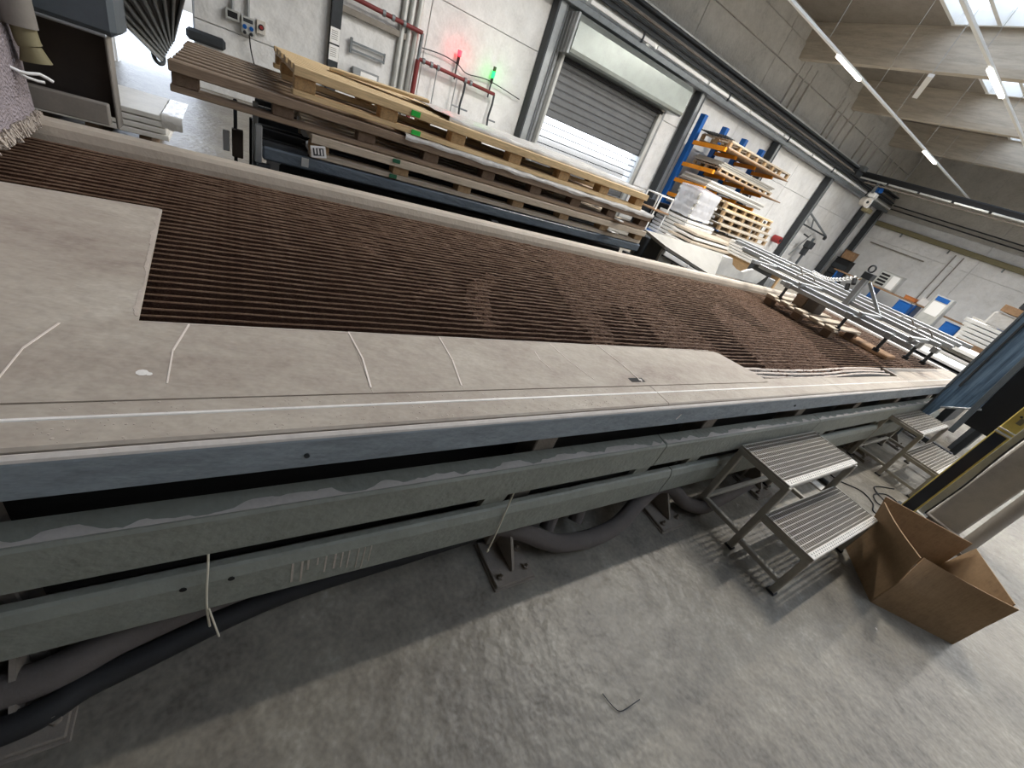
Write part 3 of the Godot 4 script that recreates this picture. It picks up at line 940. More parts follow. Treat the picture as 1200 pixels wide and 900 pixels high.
func build_floor_items() -> void:
	var st := stool_shape()
	tag(st, "two-step metal stool with grating treads beside the cardboard box", "step stool", "grating step stools")
	st.position = Vector3(2.355, 0, -0.695)
	copy_of(st, Vector3(5.08, 0, -0.745), 0.0, "two-step metal stool with grating treads, under the blue machine panel", "grating step stools")
	# thick hose lying below the beams
	var hp := PackedVector3Array([Vector3(-2.2, 0.1, -0.85), Vector3(-0.9, 0.09, -0.77), Vector3(-0.46, 0.08, -0.74), Vector3(-0.25, 0.1, -0.79), Vector3(0.0, 0.13, -0.83), Vector3(0.3, 0.14, -0.85), Vector3(0.62, 0.14, -0.86), Vector3(0.86, 0.15, -0.83), Vector3(1.02, 0.13, -0.77), Vector3(1.2, 0.075, -0.70), Vector3(1.42, 0.06, -0.68), Vector3(1.62, 0.075, -0.70), Vector3(1.8, 0.13, -0.76), Vector3(1.98, 0.17, -0.80), Vector3(2.1, 0.15, -0.77), Vector3(2.2, 0.08, -0.71), Vector3(2.34, 0.06, -0.66), Vector3(2.6, 0.055, -0.68), Vector3(3.0, 0.055, -0.72)])
	var s := Shape.new()
	s.tube(smooth(hp, 0.02), 0.042, 14)
	tag(inst(self, "hose", s.mesh(), M.hose), "thick dusty grey hose winding along the floor under the table beams", "hose")
	s = Shape.new()
	s.tube(smooth(PackedVector3Array([Vector3(-2.0, 0.05, -0.72), Vector3(-0.6, 0.045, -0.66), Vector3(-0.3, 0.045, -0.72), Vector3(0.1, 0.07, -0.80), Vector3(0.6, 0.11, -0.81), Vector3(0.84, 0.17, -0.80), Vector3(0.95, 0.18, -0.84)]), 0.03), 0.032, 12)
	tag(inst(self, "hose", s.mesh(), M.rubber), "thinner hose under the left part of the table, coloured black for the shade there", "hose")  # black material carries the shade below the beams
	# plastic ties hanging from the beams
	var a := thing("cable_tie", "long pale plastic tie hanging over the lower beam near two drilled holes", "cable tie", Vector3(-0.075, 0.16, -0.72))
	ptube(a, "strap", smooth(PackedVector3Array([Vector3(0.012, 0.34, -0.03), Vector3(0.008, 0.25, -0.012), Vector3(0.004, 0.2, 0.004), Vector3(0.0, 0.1, 0.006), Vector3(0.002, 0.0, 0.004)])), 0.0032, M.plastic_tie, 6)
	ptube(a, "strap_tail", smooth(PackedVector3Array([Vector3(0.004, 0.1, 0.008), Vector3(0.014, 0.02, 0.014), Vector3(0.022, -0.045, 0.018)])), 0.0028, M.plastic_tie, 6)
	var b := thing("cable_tie", "short pale plastic tie hanging above the hose beside the foot plate", "cable tie", Vector3(0.82, 0.1, -0.72))
	ptube(b, "strap", smooth(PackedVector3Array([Vector3(0.02, 0.375, -0.022), Vector3(0.012, 0.27, -0.01), Vector3(0.004, 0.15, 0.004), Vector3(0.0, 0.07, 0.008)])), 0.003, M.plastic_tie, 6)
	pbox(b, "tie_head", Vector3(0.0, 0.055, 0.008), Vector3(0.008, 0.018, 0.008), M.plastic_tie, 0.001)
	# cardboard box with four raised flaps
	build_box()
	# bits on the floor
	tag(inst(self, "bent_wire", wire_mesh([Vector3(1.085, 0.004, -0.145), Vector3(1.09, 0.006, -0.115), Vector3(1.105, 0.005, -0.082), Vector3(1.125, 0.006, -0.073), Vector3(1.16, 0.01, -0.072), Vector3(1.205, 0.02, -0.072)], 0.0016), M.dark), "thin bent piece of dark wire lying alone on the concrete", "wire")
	tag(inst(self, "chip", cbox(0.012, 0.006, 0.01, 0.002), M.dust_line, Transform3D(Basis(Vector3.UP, 0.4), Vector3(2.86, 0.003, 0.24))), "tiny pale chip on the floor in front of the cardboard box", "chip")
	# thin and thick black cables beyond the stool
	tag(inst(self, "power_cable", wire_mesh([Vector3(4.3, 0.006, -0.66), Vector3(4.28, 0.006, -0.55), Vector3(4.42, 0.006, -0.40), Vector3(4.36, 0.006, -0.28), Vector3(4.22, 0.006, -0.22), Vector3(4.32, 0.006, -0.10), Vector3(4.5, 0.008, -0.14), Vector3(4.42, 0.01, -0.26), Vector3(4.55, 0.008, -0.33), Vector3(4.75, 0.006, -0.28), Vector3(4.72, 0.006, -0.16), Vector3(4.55, 0.012, -0.2), Vector3(4.7, 0.006, -0.38), Vector3(5.0, 0.006, -0.3)], 0.005), M.rubber), "thin black cable lying in loops on the floor between the two stools", "cable")
	tag(inst(self, "flat_duct", cbox(0.1, 0.012, 0.62, 0.004), M.nosing, Transform3D(Basis(Vector3.UP, 0.06), Vector3(3.92, 0.006, -0.36))), "flat pale floor duct beside the black cable behind the near stool", "cable duct")
	tag(inst(self, "rubber_cable", wire_mesh([Vector3(4.02, 0.02, -0.72), Vector3(4.03, 0.02, -0.5), Vector3(4.04, 0.02, -0.28), Vector3(3.9, 0.022, -0.12), Vector3(3.7, 0.022, -0.1)], 0.02), M.rubber), "thick black cable on the floor along the pale duct", "cable")
	# ribbed floor mats under the stools
	tag(inst(self, "floor_sheet", cbox(0.5, 0.008, 0.42, 0.002), M.machine_gray, Transform3D(Basis.IDENTITY, Vector3(6.75, 0.004, -0.42))), "flat grey sheet on the floor under the blue machine panel", "sheet")


func wire_mesh(pts: Array, r: float) -> ArrayMesh:
	var s := Shape.new()
	s.tube(smooth(PackedVector3Array(pts), 0.02), r, 7)
	return s.mesh()


# a cardboard wall between two floor points, its flap bent about the fold; rows run upwards
func card(t: Node3D, called: String, a: Vector3, b: Vector3, h: float, flap_a: Vector3, flap_b: Vector3, bow := 0.0) -> MeshInstance3D:
	var rows: Array = []
	var ta := a + Vector3(0, h, 0)
	var tb := b + Vector3(0, h, 0)
	for i in 5:
		var v := i / 4.0
		var row := PackedVector3Array()
		for j in 9:
			row.append(a.lerp(b, j / 8.0).lerp(ta.lerp(tb, j / 8.0), v))
		rows.append(row)
	var out := (b - a).cross(Vector3.UP).normalized()
	for i in range(1, 6):
		var v := i / 5.0
		var row := PackedVector3Array()
		for j in 9:
			var u := j / 8.0
			row.append(ta.lerp(tb, u).lerp((ta + flap_a).lerp(tb + flap_b, u), v) + out * bow * sin(PI * u) * v)
		rows.append(row)
	var s := Shape.new()
	s.sheet(rows, 0.006)
	return inst(t, called, s.mesh(), M.cardboard)


func build_box() -> void:
	var t := thing("cardboard_box", "open brown cardboard box with raised flaps standing on the concrete floor", "cardboard box")
	var A := Vector3(3.39, 0.0, -0.136)
	var B := Vector3(3.053, 0.0, 0.146)
	var C := Vector3(3.36, 0.0, 0.50)
	var D := A + C - B
	var h := 0.2
	card(t, "side_panel", A, B, h, Vector3(-0.13, 0.245, -0.04), Vector3(-0.11, 0.235, -0.035), 0.02)
	card(t, "side_panel", B, C, h, Vector3(0.12, 0.16, -0.02), Vector3(-0.03, 0.2, 0.0), 0.015)
	card(t, "side_panel", C, D, h, Vector3(0.0, 0.2, -0.02), Vector3(0.03, 0.20, 0.03), 0.0)
	card(t, "side_panel", D, A, h, Vector3(0.0, 0.22, 0.0), Vector3(-0.05, 0.25, -0.06), 0.0)
	var s := Shape.new()
	s.face(PackedVector3Array([A + Vector3(0, 0.006, 0), B + Vector3(0, 0.006, 0), C + Vector3(0, 0.006, 0), D + Vector3(0, 0.006, 0)]), Vector3.UP)
	s.face(PackedVector3Array([A, B, C, D]), Vector3.DOWN)
	inst(t, "bottom", s.mesh(), M.cardboard)
	# crumpled waste inside
	var w := thing("plastic_waste", "crumpled grey plastic waste and black scraps inside the cardboard box", "waste", (A + C) * 0.5 + Vector3(0, 0.0, 0))
	var n := noise(15, 7.0, 3)
	for q: Array in [[Vector3(-0.09, 0.12, 0.0), 0.13, M.film], [Vector3(0.1, 0.11, 0.05), 0.12, M.galv_light], [Vector3(0.03, 0.1, -0.1), 0.11, M.black], [Vector3(-0.16, 0.2, 0.02), 0.075, M.film], [Vector3(-0.1, 0.22, -0.05), 0.05, M.black]]:
		s = Shape.new()
		var c: Vector3 = q[0]
		var r: float = q[1]
		var pts: Array = []
		for i in 13:
			var row := PackedVector3Array()
			for j in 19:
				var th := PI * i / 12.0
				var ph := TAU * (j % 18) / 18.0
				var d := Vector3(sin(th) * cos(ph), cos(th), sin(th) * sin(ph))
				row.append(c + d * Vector3(1, 0.75, 1) * r * (1.0 + 0.5 * n.get_noise_3dv(d * 0.5 + c * 3.0)))
			pts.append(row)
		for i in 12:
			for j in 18:
				var m: Vector3 = (pts[i][j] - c).normalized()
				s.quad(pts[i][j], pts[i][j + 1], pts[i + 1][j + 1], pts[i + 1][j], m)
		inst(w, "scrap", s.mesh(), q[2])


func build_left_machine() -> void:
	var t := thing("gantry", "dark machine gantry standing across the left end of the table", "machine gantry")
	# dusty felt skirt with a frayed, pale lower edge
	var rows: Array = []
	var n := noise(25, 2.5, 3)
	for i in 15:
		var y := 0.9 + 1.5 * i / 14.0
		var row := PackedVector3Array()
		for j in 40:
			var z := -2.8 + 1.95 * j / 39.0
			row.append(Vector3(-0.70 - 0.05 * (y - 0.9) + 0.02 * n.get_noise_2d(z * 3.0, y), y, z + 0.015 * n.get_noise_2d(y * 3.0, z)))
		rows.append(row)
	var s := Shape.new()
	s.sheet(rows, 0.02)
	var back: Array = []
	for i in 2:
		var row := PackedVector3Array()
		for j in 8:
			row.append(Vector3(-0.71 - 1.5 * j / 7.0 - 0.05 * 1.5 * i, 0.9 + 1.5 * i, -2.8))
		back.append(row)
	s.sheet(back, 0.02)
	var sk := inst(t, "skirt", s.mesh(), M.skirt)
	s = Shape.new()
	for k in 160:
		var z := -2.8 + 1.95 * k / 159.0
		s.bar(Vector3(-0.695 + rng.randf() * 0.01, 0.905 + rng.randf() * 0.015, z), Vector3(-0.685 + rng.randf() * 0.02, 0.868 + rng.randf() * rng.randf() * 0.03, z + rng.randf() * 0.02), 0.012, 0.016, Vector3.RIGHT)
	inst(sk, "fringe", s.mesh(), M.fringe).set_meta("kind", "stuff")
	# frame, hollow dark panel and grey sill behind it
	pbox(t, "dark_panel", Vector3(-0.62, 1.1, -3.0), Vector3(0.32, 0.36, 0.02), M.brown_panel)
	pbox(t, "panel_edge", Vector3(-0.455, 1.08, -2.96), Vector3(0.012, 0.38, 0.1), M.machine_gray)
	pbox(t, "sill", Vector3(-0.62, 0.955, -2.86), Vector3(0.3, 0.085, 0.05), M.machine_gray)
	pbox(t, "cross_beam", Vector3(-1.2, 1.42, -2.95), Vector3(1.6, 0.30, 0.3), M.machine, 0.02)
	pbox(t, "beam_edge", Vector3(-0.93, 1.27, -2.79), Vector3(1.0, 0.012, 0.02), M.galv)
	pbox(t, "column", Vector3(-1.6, 0.8, -3.1), Vector3(1.5, 1.6, 0.22), M.machine)
	pbox(t, "unseen_beam", Vector3(-1.7, 2.5, -1.6), Vector3(1.9, 0.25, 3.3), M.machine, 0.02)  # out of view; adds bulk that keeps light off the left end
	pbox(t, "unseen_column", Vector3(-1.7, 1.25, 0.1), Vector3(1.3, 2.5, 0.35), M.machine, 0.02)  # unseen, sized to block light over the left floor
	# cutting head
	s = Shape.new()
	s.rod(Vector3(-0.665, 1.36, -2.68), Vector3(-0.66, 1.225, -2.68), 0.05, 20)
	inst(t, "head_housing", s.mesh(), M.machine_gray)
	s = Shape.new()
	s.tube(PackedVector3Array([Vector3(-0.655, 1.225, -2.69), Vector3(-0.65, 1.18, -2.69), Vector3(-0.645, 1.165, -2.69)]), 0.036, 20)
	s.rod(Vector3(-0.645, 1.165, -2.69), Vector3(-0.638, 1.115, -2.69), 0.03, 20, 0.046)
	inst(t, "nozzle", s.mesh(), M.olive)
	ptube(t, "white_hose", smooth(PackedVector3Array([Vector3(-0.76, 1.13, -2.62), Vector3(-0.70, 1.085, -2.62), Vector3(-0.66, 1.075, -2.64), Vector3(-0.63, 1.08, -2.66), Vector3(-0.6, 1.062, -2.68)])), 0.006, M.white, 8)
	ptube(t, "white_hose", smooth(PackedVector3Array([Vector3(-0.71, 1.09, -2.63), Vector3(-0.66, 1.06, -2.64), Vector3(-0.62, 1.055, -2.66)])), 0.005, M.white, 8)
	# ribbed black bellows leading away from the gantry
	var bl := thing("bellows", "black ribbed bellows with a steel edge rail leading away from the gantry", "bellows")
	pbar(bl, "edge_rail", Vector3(-0.52, 1.42, -3.1), Vector3(-0.64, 0.80, -7.0), 0.03, 0.035, M.galv)
	for k in 9:
		var f := k / 8.0
		s = Shape.new()
		s.bar(Vector3(-0.52, 1.43, -3.1).lerp(Vector3(-0.17, 1.565, -3.1), f), Vector3(-0.63, 0.83, -7.0).lerp(Vector3(-0.52, 1.04, -7.0), f), 0.016, 0.07, Vector3.UP, 0.006)
		inst(bl, "rib", s.mesh(), M.steel)
	var r0 := PackedVector3Array()
	var r1 := PackedVector3Array()
	for k in 9:
		var f := k / 8.0
		r0.append(Vector3(-0.52, 1.43, -3.1).lerp(Vector3(-0.17, 1.565, -3.1), f))
		r1.append(Vector3(-0.63, 0.82, -7.0).lerp(Vector3(-0.52, 1.03, -7.0), f))
	s = Shape.new()
	s.sheet([r0, r1], 0.008)
	inst(bl, "bellows_cloth", s.mesh(), M.black)
	ptube(bl, "caster", circle(Vector3(-0.66, 0.83, -6.95), 0.07, Vector3(0.8, 0.2, 0.5)), 0.02, M.dark, 8)
	tag(inst(self, "strap", wire_mesh([Vector3(-0.3, 1.585, -3.1), Vector3(-0.34, 1.49, -3.7), Vector3(-0.45, 1.26, -5.2), Vector3(-0.54, 1.1, -6.5)], 0.018), M.strap), "orange lashing strap hanging over the black bellows", "strap")


func circle(c: Vector3, r: float, axis: Vector3) -> PackedVector3Array:
	var u := axis.cross(Vector3.UP).normalized()
	if u.length() < 0.1:
		u = Vector3.RIGHT
	var v := axis.cross(u).normalized()
	var p := PackedVector3Array()
	for k in 25:
		p.append(c + u * cos(TAU * k / 24) * r + v * sin(TAU * k / 24) * r)
	return p


func build_right_machine() -> void:
	var t := thing("machine_panel", "blue dusty machine guard panel with a grey frame at the right end of the table", "machine guard")
	var s := Shape.new()
	s.sweep(PackedVector2Array([Vector2(-0.71, 0.24), Vector2(-0.625, 0.64), Vector2(-0.42, 0.81), Vector2(-0.462, 1.32), Vector2(-0.52, 2.0), Vector2(-0.75, 2.0)]), Vector3(6.0, 0, 0), Vector3(0.06, 0, 0), Vector3.BACK, Vector3.UP)
	inst(t, "guard_sheet", s.mesh(), M.blue_panel)
	pbar(t, "front_edge", Vector3(6.0, 0.2, -0.71), Vector3(6.0, 2.0, -0.745), 0.03, 0.02, M.machine, Vector3.BACK)
	pbar(t, "inner_bead", Vector3(5.99, 0.9, -0.655), Vector3(5.99, 2.0, -0.69), 0.02, 0.02, M.dark, Vector3.BACK)
	pbar(t, "bottom_bar", Vector3(5.985, 0.65, -0.63), Vector3(5.985, 0.81, -0.40), 0.03, 0.02, M.galv)
	pbar(t, "frame_post", Vector3(5.985, 0.5, -0.425), Vector3(5.985, 2.0, -0.51), 0.045, 0.045, M.machine, Vector3.BACK)
	pbar(t, "low_brace", Vector3(6.02, 0.3, -0.66), Vector3(6.02, 0.3, -0.28), 0.05, 0.05, M.dark)
	var d := thing("dark_screen", "black plastic screen standing between the blue panel and the yellow post", "screen")
	s = Shape.new()
	s.sweep(PackedVector2Array([Vector2(-0.42, 0.6), Vector2(-0.2, 0.6), Vector2(-0.2, 2.0), Vector2(-0.5, 2.0)]), Vector3(6.15, 0, 0), Vector3(0.05, 0, 0), Vector3.BACK, Vector3.UP)
	inst(d, "sheet", s.mesh(), M.black)
	pbox(d, "post", Vector3(6.3, 0.9, -0.3), Vector3(0.06, 1.8, 0.06), M.dark)
	pbox(d, "foot", Vector3(6.3, 0.02, -0.3), Vector3(0.25, 0.04, 0.25), M.dark)
	# safety light curtain: yellow housing with a black window
	var lc := thing("light_curtain", "yellow safety light curtain post with a long black window behind the box", "light curtain", Vector3(4.7, 0, -0.125))
	pbox(lc, "housing", Vector3(0.03, 0.85, 0), Vector3(0.06, 1.7, 0.094), M.yellow, 0.006)
	pbox(lc, "window", Vector3(-0.002, 0.45, -0.001), Vector3(0.006, 0.86, 0.074), M.screen, 0.001)
	pbox(lc, "end_cap", Vector3(-0.003, 0.895, 0), Vector3(0.012, 0.014, 0.096), M.white, 0.001)
	pbox(lc, "end_cap", Vector3(-0.003, 0.925, 0), Vector3(0.012, 0.01, 0.096), M.white, 0.001)
	pbox(lc, "bracket", Vector3(-0.004, 1.02, 0.01), Vector3(0.012, 0.05, 0.03), M.olive, 0.002)
	prod(lc, "screw", Vector3(-0.012, 1.05, -0.01), Vector3(0.0, 1.05, -0.01), 0.008, M.dark, 8)
	pbox(lc, "foot_plate", Vector3(0.03, 0.006, 0), Vector3(0.16, 0.012, 0.16), M.dark)
	var ap := thing("aluminium_post", "pale aluminium post right behind the yellow light curtain", "post", Vector3(4.86, 0, -0.055))
	pbox(ap, "profile", Vector3(0, 0.8, 0), Vector3(0.05, 1.6, 0.05), M.alu)
	pbox(ap, "base", Vector3(0, 0.015, 0), Vector3(0.12, 0.03, 0.1), M.nosing)
	ptube(ap, "wire", smooth(PackedVector3Array([Vector3(-0.035, 0.05, 0.02), Vector3(-0.035, 0.4, 0.03), Vector3(-0.035, 0.8, 0.02), Vector3(-0.035, 1.3, 0.03)])), 0.006, M.rubber, 6)
	var gp := thing("gray_column", "wide dusty grey machine column at the right edge behind the box", "column", Vector3(5.0, 0, 0.09))
	pbox(gp, "shaft", Vector3(0, 0.9, 0), Vector3(0.16, 1.8, 0.22), M.column, 0.01)
	pbox(gp, "foot_strip", Vector3(-0.1, 0.03, 0.0), Vector3(0.06, 0.02, 0.24), M.foot)
	var tb := thing("gray_pipe", "thick upright grey pipe in front of the grey column", "pipe", Vector3(4.66, 0, 0.27))
	prod(tb, "pipe_body", Vector3(0, 0, 0), Vector3(0.02, 1.5, -0.05), 0.045, M.column, 20)
	prod(tb, "pipe_collar", Vector3(0, 0, 0), Vector3(0, 0.03, 0), 0.06, M.foot, 20)


# a stone pallet: blocks between a row of bottom boards and a slatted deck
func pallet(t: Node3D, x0: float, x1: float, z0: float, depth: float, y0: float, y1: float, blocks: int, slats: int, mx: Material, mz: Material, mb: Material, lean := 0.0) -> void:
	var L := x1 - x0
	var c := (x0 + x1) / 2
	var rows := 3
	for r in rows:
		var z := z0 - 0.05 - (depth - 0.1) * r / (rows - 1)
		inst(t, "bottom_board", cbox(L, 0.032, 0.1), mx, Transform3D(Basis.IDENTITY, Vector3(c, y0 + 0.016, z)))
		for k in blocks:
			var x := x0 + 0.06 + (L - 0.12) * k / (blocks - 1)
			inst(t, "block", cbox(0.11, y1 - y0 - 0.085, 0.1), mb, Transform3D(Basis(Vector3.UP, (rng.randf() - 0.5) * 0.06), Vector3(x + (rng.randf() - 0.5) * 0.02, (y0 + y1) / 2 - 0.01, z)))
	for k in blocks:
		var x := x0 + 0.06 + (L - 0.12) * k / (blocks - 1)
		inst(t, "cross_board", cbox(0.1, 0.022, depth), mz, Transform3D(Basis.IDENTITY, Vector3(x, y1 - 0.043, z0 - depth / 2)))
	var pitch := depth / slats
	for k in slats:
		inst(t, "deck_board", cbox(L, 0.034, pitch * 0.42), mx, Transform3D(Basis(Vector3.UP, (rng.randf() - 0.5) * 0.003), Vector3(c + (rng.randf() - 0.5) * 0.015, y1 - 0.02, z0 - pitch * (k + 0.3))))
	# front edge board
	inst(t, "edge_board", cbox(L, 0.05, 0.022), mx, Transform3D(Basis.IDENTITY, Vector3(c, y1 - 0.027, z0 + 0.012)))


func build_pallet_stack() -> void:
	var zf := -3.1
	# dark steel stillage at the bottom
	var st := thing("steel_stillage", "dark steel slatted stillage under the wooden pallets, paper tags on it", "stillage", Vector3.ZERO)
	for x: float in [0.16, 1.8, 3.45]:
		for z: float in [-3.14, -4.65]:
			pbox(st, "post", Vector3(x, 0.42, z), Vector3(0.07, 0.84, 0.07), M.dark)
	pbox(st, "long_beam", Vector3(1.85, 0.91, -3.13), Vector3(3.4, 0.075, 0.06), M.black_film, 0.01)
	pbox(st, "long_beam", Vector3(1.85, 0.91, -4.66), Vector3(3.4, 0.075, 0.06), M.dark, 0.01)
	pbox(st, "dark_infill", Vector3(1.85, 0.45, -3.9), Vector3(3.2, 0.82, 1.35), M.black, 0.03)  # black box added so the space below the beam stays dark
	for k in 9:
		pbox(st, "slat", Vector3(1.85, 0.915, -3.3 - 0.155 * k), Vector3(3.38, 0.03, 0.06), M.dark)
	for k in 6:
		pbox(st, "end_bar", Vector3(0.27, 0.955 + 0.018 * k, -3.15 - 0.27 * k), Vector3(0.24, 0.035, 0.05), M.dark)
	pbox(st, "end_post", Vector3(0.13, 0.95, -3.12), Vector3(0.035, 0.2, 0.05), M.galv)
	pbox(st, "end_post", Vector3(0.13, 0.55, -3.6), Vector3(0.03, 1.1, 0.05), M.galv)
	for k in 4:
		pbox(st, "bracket", Vector3(0.42, 0.99 + 0.028 * k, -3.25 - 0.28 * k), Vector3(0.05, 0.045, 0.09), M.galv_light, 0.01)
	# lowest wooden pallet
	var a := thing("wood_pallet", "lowest wooden pallet of the stack, pale boards with dark green tags", "pallet", Vector3.ZERO, 0.0, "stacked wooden pallets")
	pallet(a, 0.40, 3.52, zf, 1.55, 0.955, 1.09, 7, 9, M.pale_x, M.pale_z, M.pale_block)
	pbox(a, "green_tag", Vector3(0.92, 1.075, zf + 0.026), Vector3(0.05, 0.026, 0.004), M.green_dark, 0.001)
	pbox(a, "green_tag", Vector3(0.92, 0.972, zf + 0.003), Vector3(0.05, 0.026, 0.008), M.green_dark, 0.001)
	var b := thing("wood_pallet", "weathered grey-brown pallet with a slatted deck jutting out to the left", "pallet", Vector3.ZERO, 0.0, "stacked wooden pallets")
	pallet(b, -0.26, 3.50, zf, 1.6, 1.092, 1.236, 9, 9, M.old_x, M.old_z, M.old_block)
	pbox(b, "red_tag", Vector3(0.13, 1.185, zf - 0.75), Vector3(0.06, 0.02, 0.004), M.red_tag, 0.001)
	pbox(b, "white_tag", Vector3(0.05, 1.185, zf - 0.75), Vector3(0.07, 0.02, 0.004), M.paper, 0.001)
	# crinkled film over the deck of the grey pallet, right of the fresh one
	tag(inst(self, "wrapping_film", crumpled(0.95, 3.5, zf + 0.03, zf - 0.5, 1.24, 0.03, 31), M.film), "crinkled pale film hanging over the edge of the grey pallet", "film")
	var c := thing("wood_pallet", "fresh yellow wooden pallet with green tags on top of the stack", "pallet", Vector3.ZERO, 0.0, "stacked wooden pallets")
	pallet(c, 0.29, 3.32, zf, 1.6, 1.255, 1.405, 7, 10, M.wood_x, M.wood_z, M.wood_block)
	for k in 6:
		inst(c, "end_slat", cbox(0.03, 0.1, 0.03), M.wood_block, Transform3D(Basis.IDENTITY, Vector3(0.93 + 0.012 * k, 1.325, zf - 0.3 - 0.16 * k)))
	pbox(c, "green_tag", Vector3(0.99, 1.378, zf + 0.026), Vector3(0.06, 0.032, 0.004), M.green_tag, 0.001)
	pbox(c, "green_tag", Vector3(1.02, 1.272, zf + 0.003), Vector3(0.06, 0.028, 0.008), M.green_tag, 0.001)
	# loose boards and film lying on the top pallet
	tag(inst(self, "board", cbox(0.7, 0.02, 0.3), M.wood_x, Transform3D(Basis(Vector3.UP, -0.25) * Basis(Vector3.BACK, 0.05), Vector3(0.95, 1.435, zf - 0.75))), "short raw board lying askew on the fresh pallet", "board")
	tag(inst(self, "wrapping_film", crumpled(1.25, 3.3, zf - 0.06, zf - 1.2, 1.415, 0.02, 37), M.film), "white film spread over the right part of the fresh pallet", "film")
	# paper labels
	var lb := thing("paper_label", "framed paper label hanging askew from the grey pallet by the stillage", "label", Vector3(0.44, 1.005, zf + 0.05))
	pbox(lb, "card", Vector3.ZERO, Vector3(0.085, 0.065, 0.004), M.paper, 0.001, Basis(Vector3.BACK, 0.2))
	pbox(lb, "print", Vector3(0, 0, 0.003), Vector3(0.06, 0.042, 0.002), M.ink, 0.0, Basis(Vector3.BACK, 0.2))
	for k in 3:
		pbox(lb, "print_line", Vector3(-0.018 + 0.018 * k, 0.002, 0.0045), Vector3(0.008, 0.034, 0.001), M.paper, 0.0, Basis(Vector3.BACK, 0.2))
	tag(inst(self, "paper_tag", cbox(0.04, 0.05, 0.002, 0.0), M.galv_light, Transform3D(Basis.IDENTITY, Vector3(0.375, 0.92, zf + 0.02))), "small plain grey tag on the corner of the steel stillage", "tag")
	# shards of white board stuck between the pallets at the right
	for q: Array in [[3.15, 1.115, "upper white splinter between the grey and lowest pallets at their right end"], [3.12, 1.0, "lower white splinter inside the lowest pallet near its right end"]]:
		tag(inst(self, "splinter", cbox(0.28, 0.012, 0.06), M.white_slab, Transform3D(Basis(Vector3.BACK, -0.08) * Basis(Vector3.UP, 0.5), Vector3(q[0], q[1], zf - 0.02))), q[2], "splinter")
	# things on the floor left of the stack
	var sl := thing("slab_bundle", "low bundle of white sheets with crumpled wrapping on a pallet by the gantry", "slab bundle", Vector3(-1.15, 0, -6.6))
	for k in 4:
		pbox(sl, "sheet", Vector3(-0.02 * k, 0.2 + 0.06 * k, 0), Vector3(1.2, 0.05, 1.1), M.white_slab, 0.006)
	for k in 3:
		pbox(sl, "runner", Vector3(-0.4 + 0.4 * k, 0.08, 0), Vector3(0.1, 0.16, 1.0), M.old_block)
	inst(sl, "wrapping", crumpled(0.55, 0.72, 0.55, -0.5, 0.40, 0.18, 41), M.film)
	var bp := thing("bollard", "short dark bollard with a white plate left of the stillage", "bollard", Vector3(0.02, 0, -3.45))
	pbox(bp, "post", Vector3(0, 0.55, 0), Vector3(0.02, 1.1, 0.02), M.dark)
	pbox(bp, "box", Vector3(0.01, 0.86, 0.02), Vector3(0.06, 0.16, 0.05), M.brown_panel)
	pbox(bp, "plate", Vector3(-0.05, 0.86, 0.02), Vector3(0.035, 0.12, 0.01), M.paper)


# a sheet lying from z0 (front) back to z1, crinkled, its front edge hanging down by drop
func crumpled(x0: float, x1: float, z0: float, z1: float, y: float, drop: float, seed_: int) -> ArrayMesh:
	var n := noise(seed_, 3.0, 3)
	var nx := maxi(8, int((x1 - x0) / 0.04))
	var rows: Array = []
	for i in 10:
		var row := PackedVector3Array()
		for j in nx + 1:
			var x := lerpf(x0, x1, float(j) / nx)
			var p := Vector3(x, y + 0.012 + 0.012 * n.get_noise_2d(x * 1.5, i * 0.35), lerpf(z0, z1, (i - 2) / 7.0))
			if i < 2:
				p.z = z0 + 0.006 * n.get_noise_2d(x * 2.0, 9.0)
				p.y = y - drop * (2 - i) * 0.5 * (0.6 + 0.4 * n.get_noise_2d(x * 1.3, 4.0))
			row.append(p)
		rows.append(row)
	var s := Shape.new()
	s.sheet(rows, 0.003)
	return s.mesh()


func steel_column(x0: float, x1: float, label: String) -> void:
	var t := thing("steel_column", label, "steel column", Vector3((x0 + x1) / 2, 0, -11.82), 0.0, "steel columns along the back wall")
	var w := x1 - x0
	pbox(t, "flange", Vector3(-w / 2 + 0.03, 2.15, 0.02), Vector3(0.06, 4.3, 0.3), M.dark)  # left flange darker than the right: its shade is put into the colour
	pbox(t, "flange", Vector3(w / 2 - 0.012, 2.15, 0), Vector3(0.024, 4.3, 0.3), M.steel)
	pbox(t, "web", Vector3(0.03, 2.15, 0.1), Vector3(w - 0.1, 4.3, 0.02), M.galv)
	pbox(t, "base_plate", Vector3(0, 0.015, 0), Vector3(w + 0.06, 0.03, 0.28), M.dark)


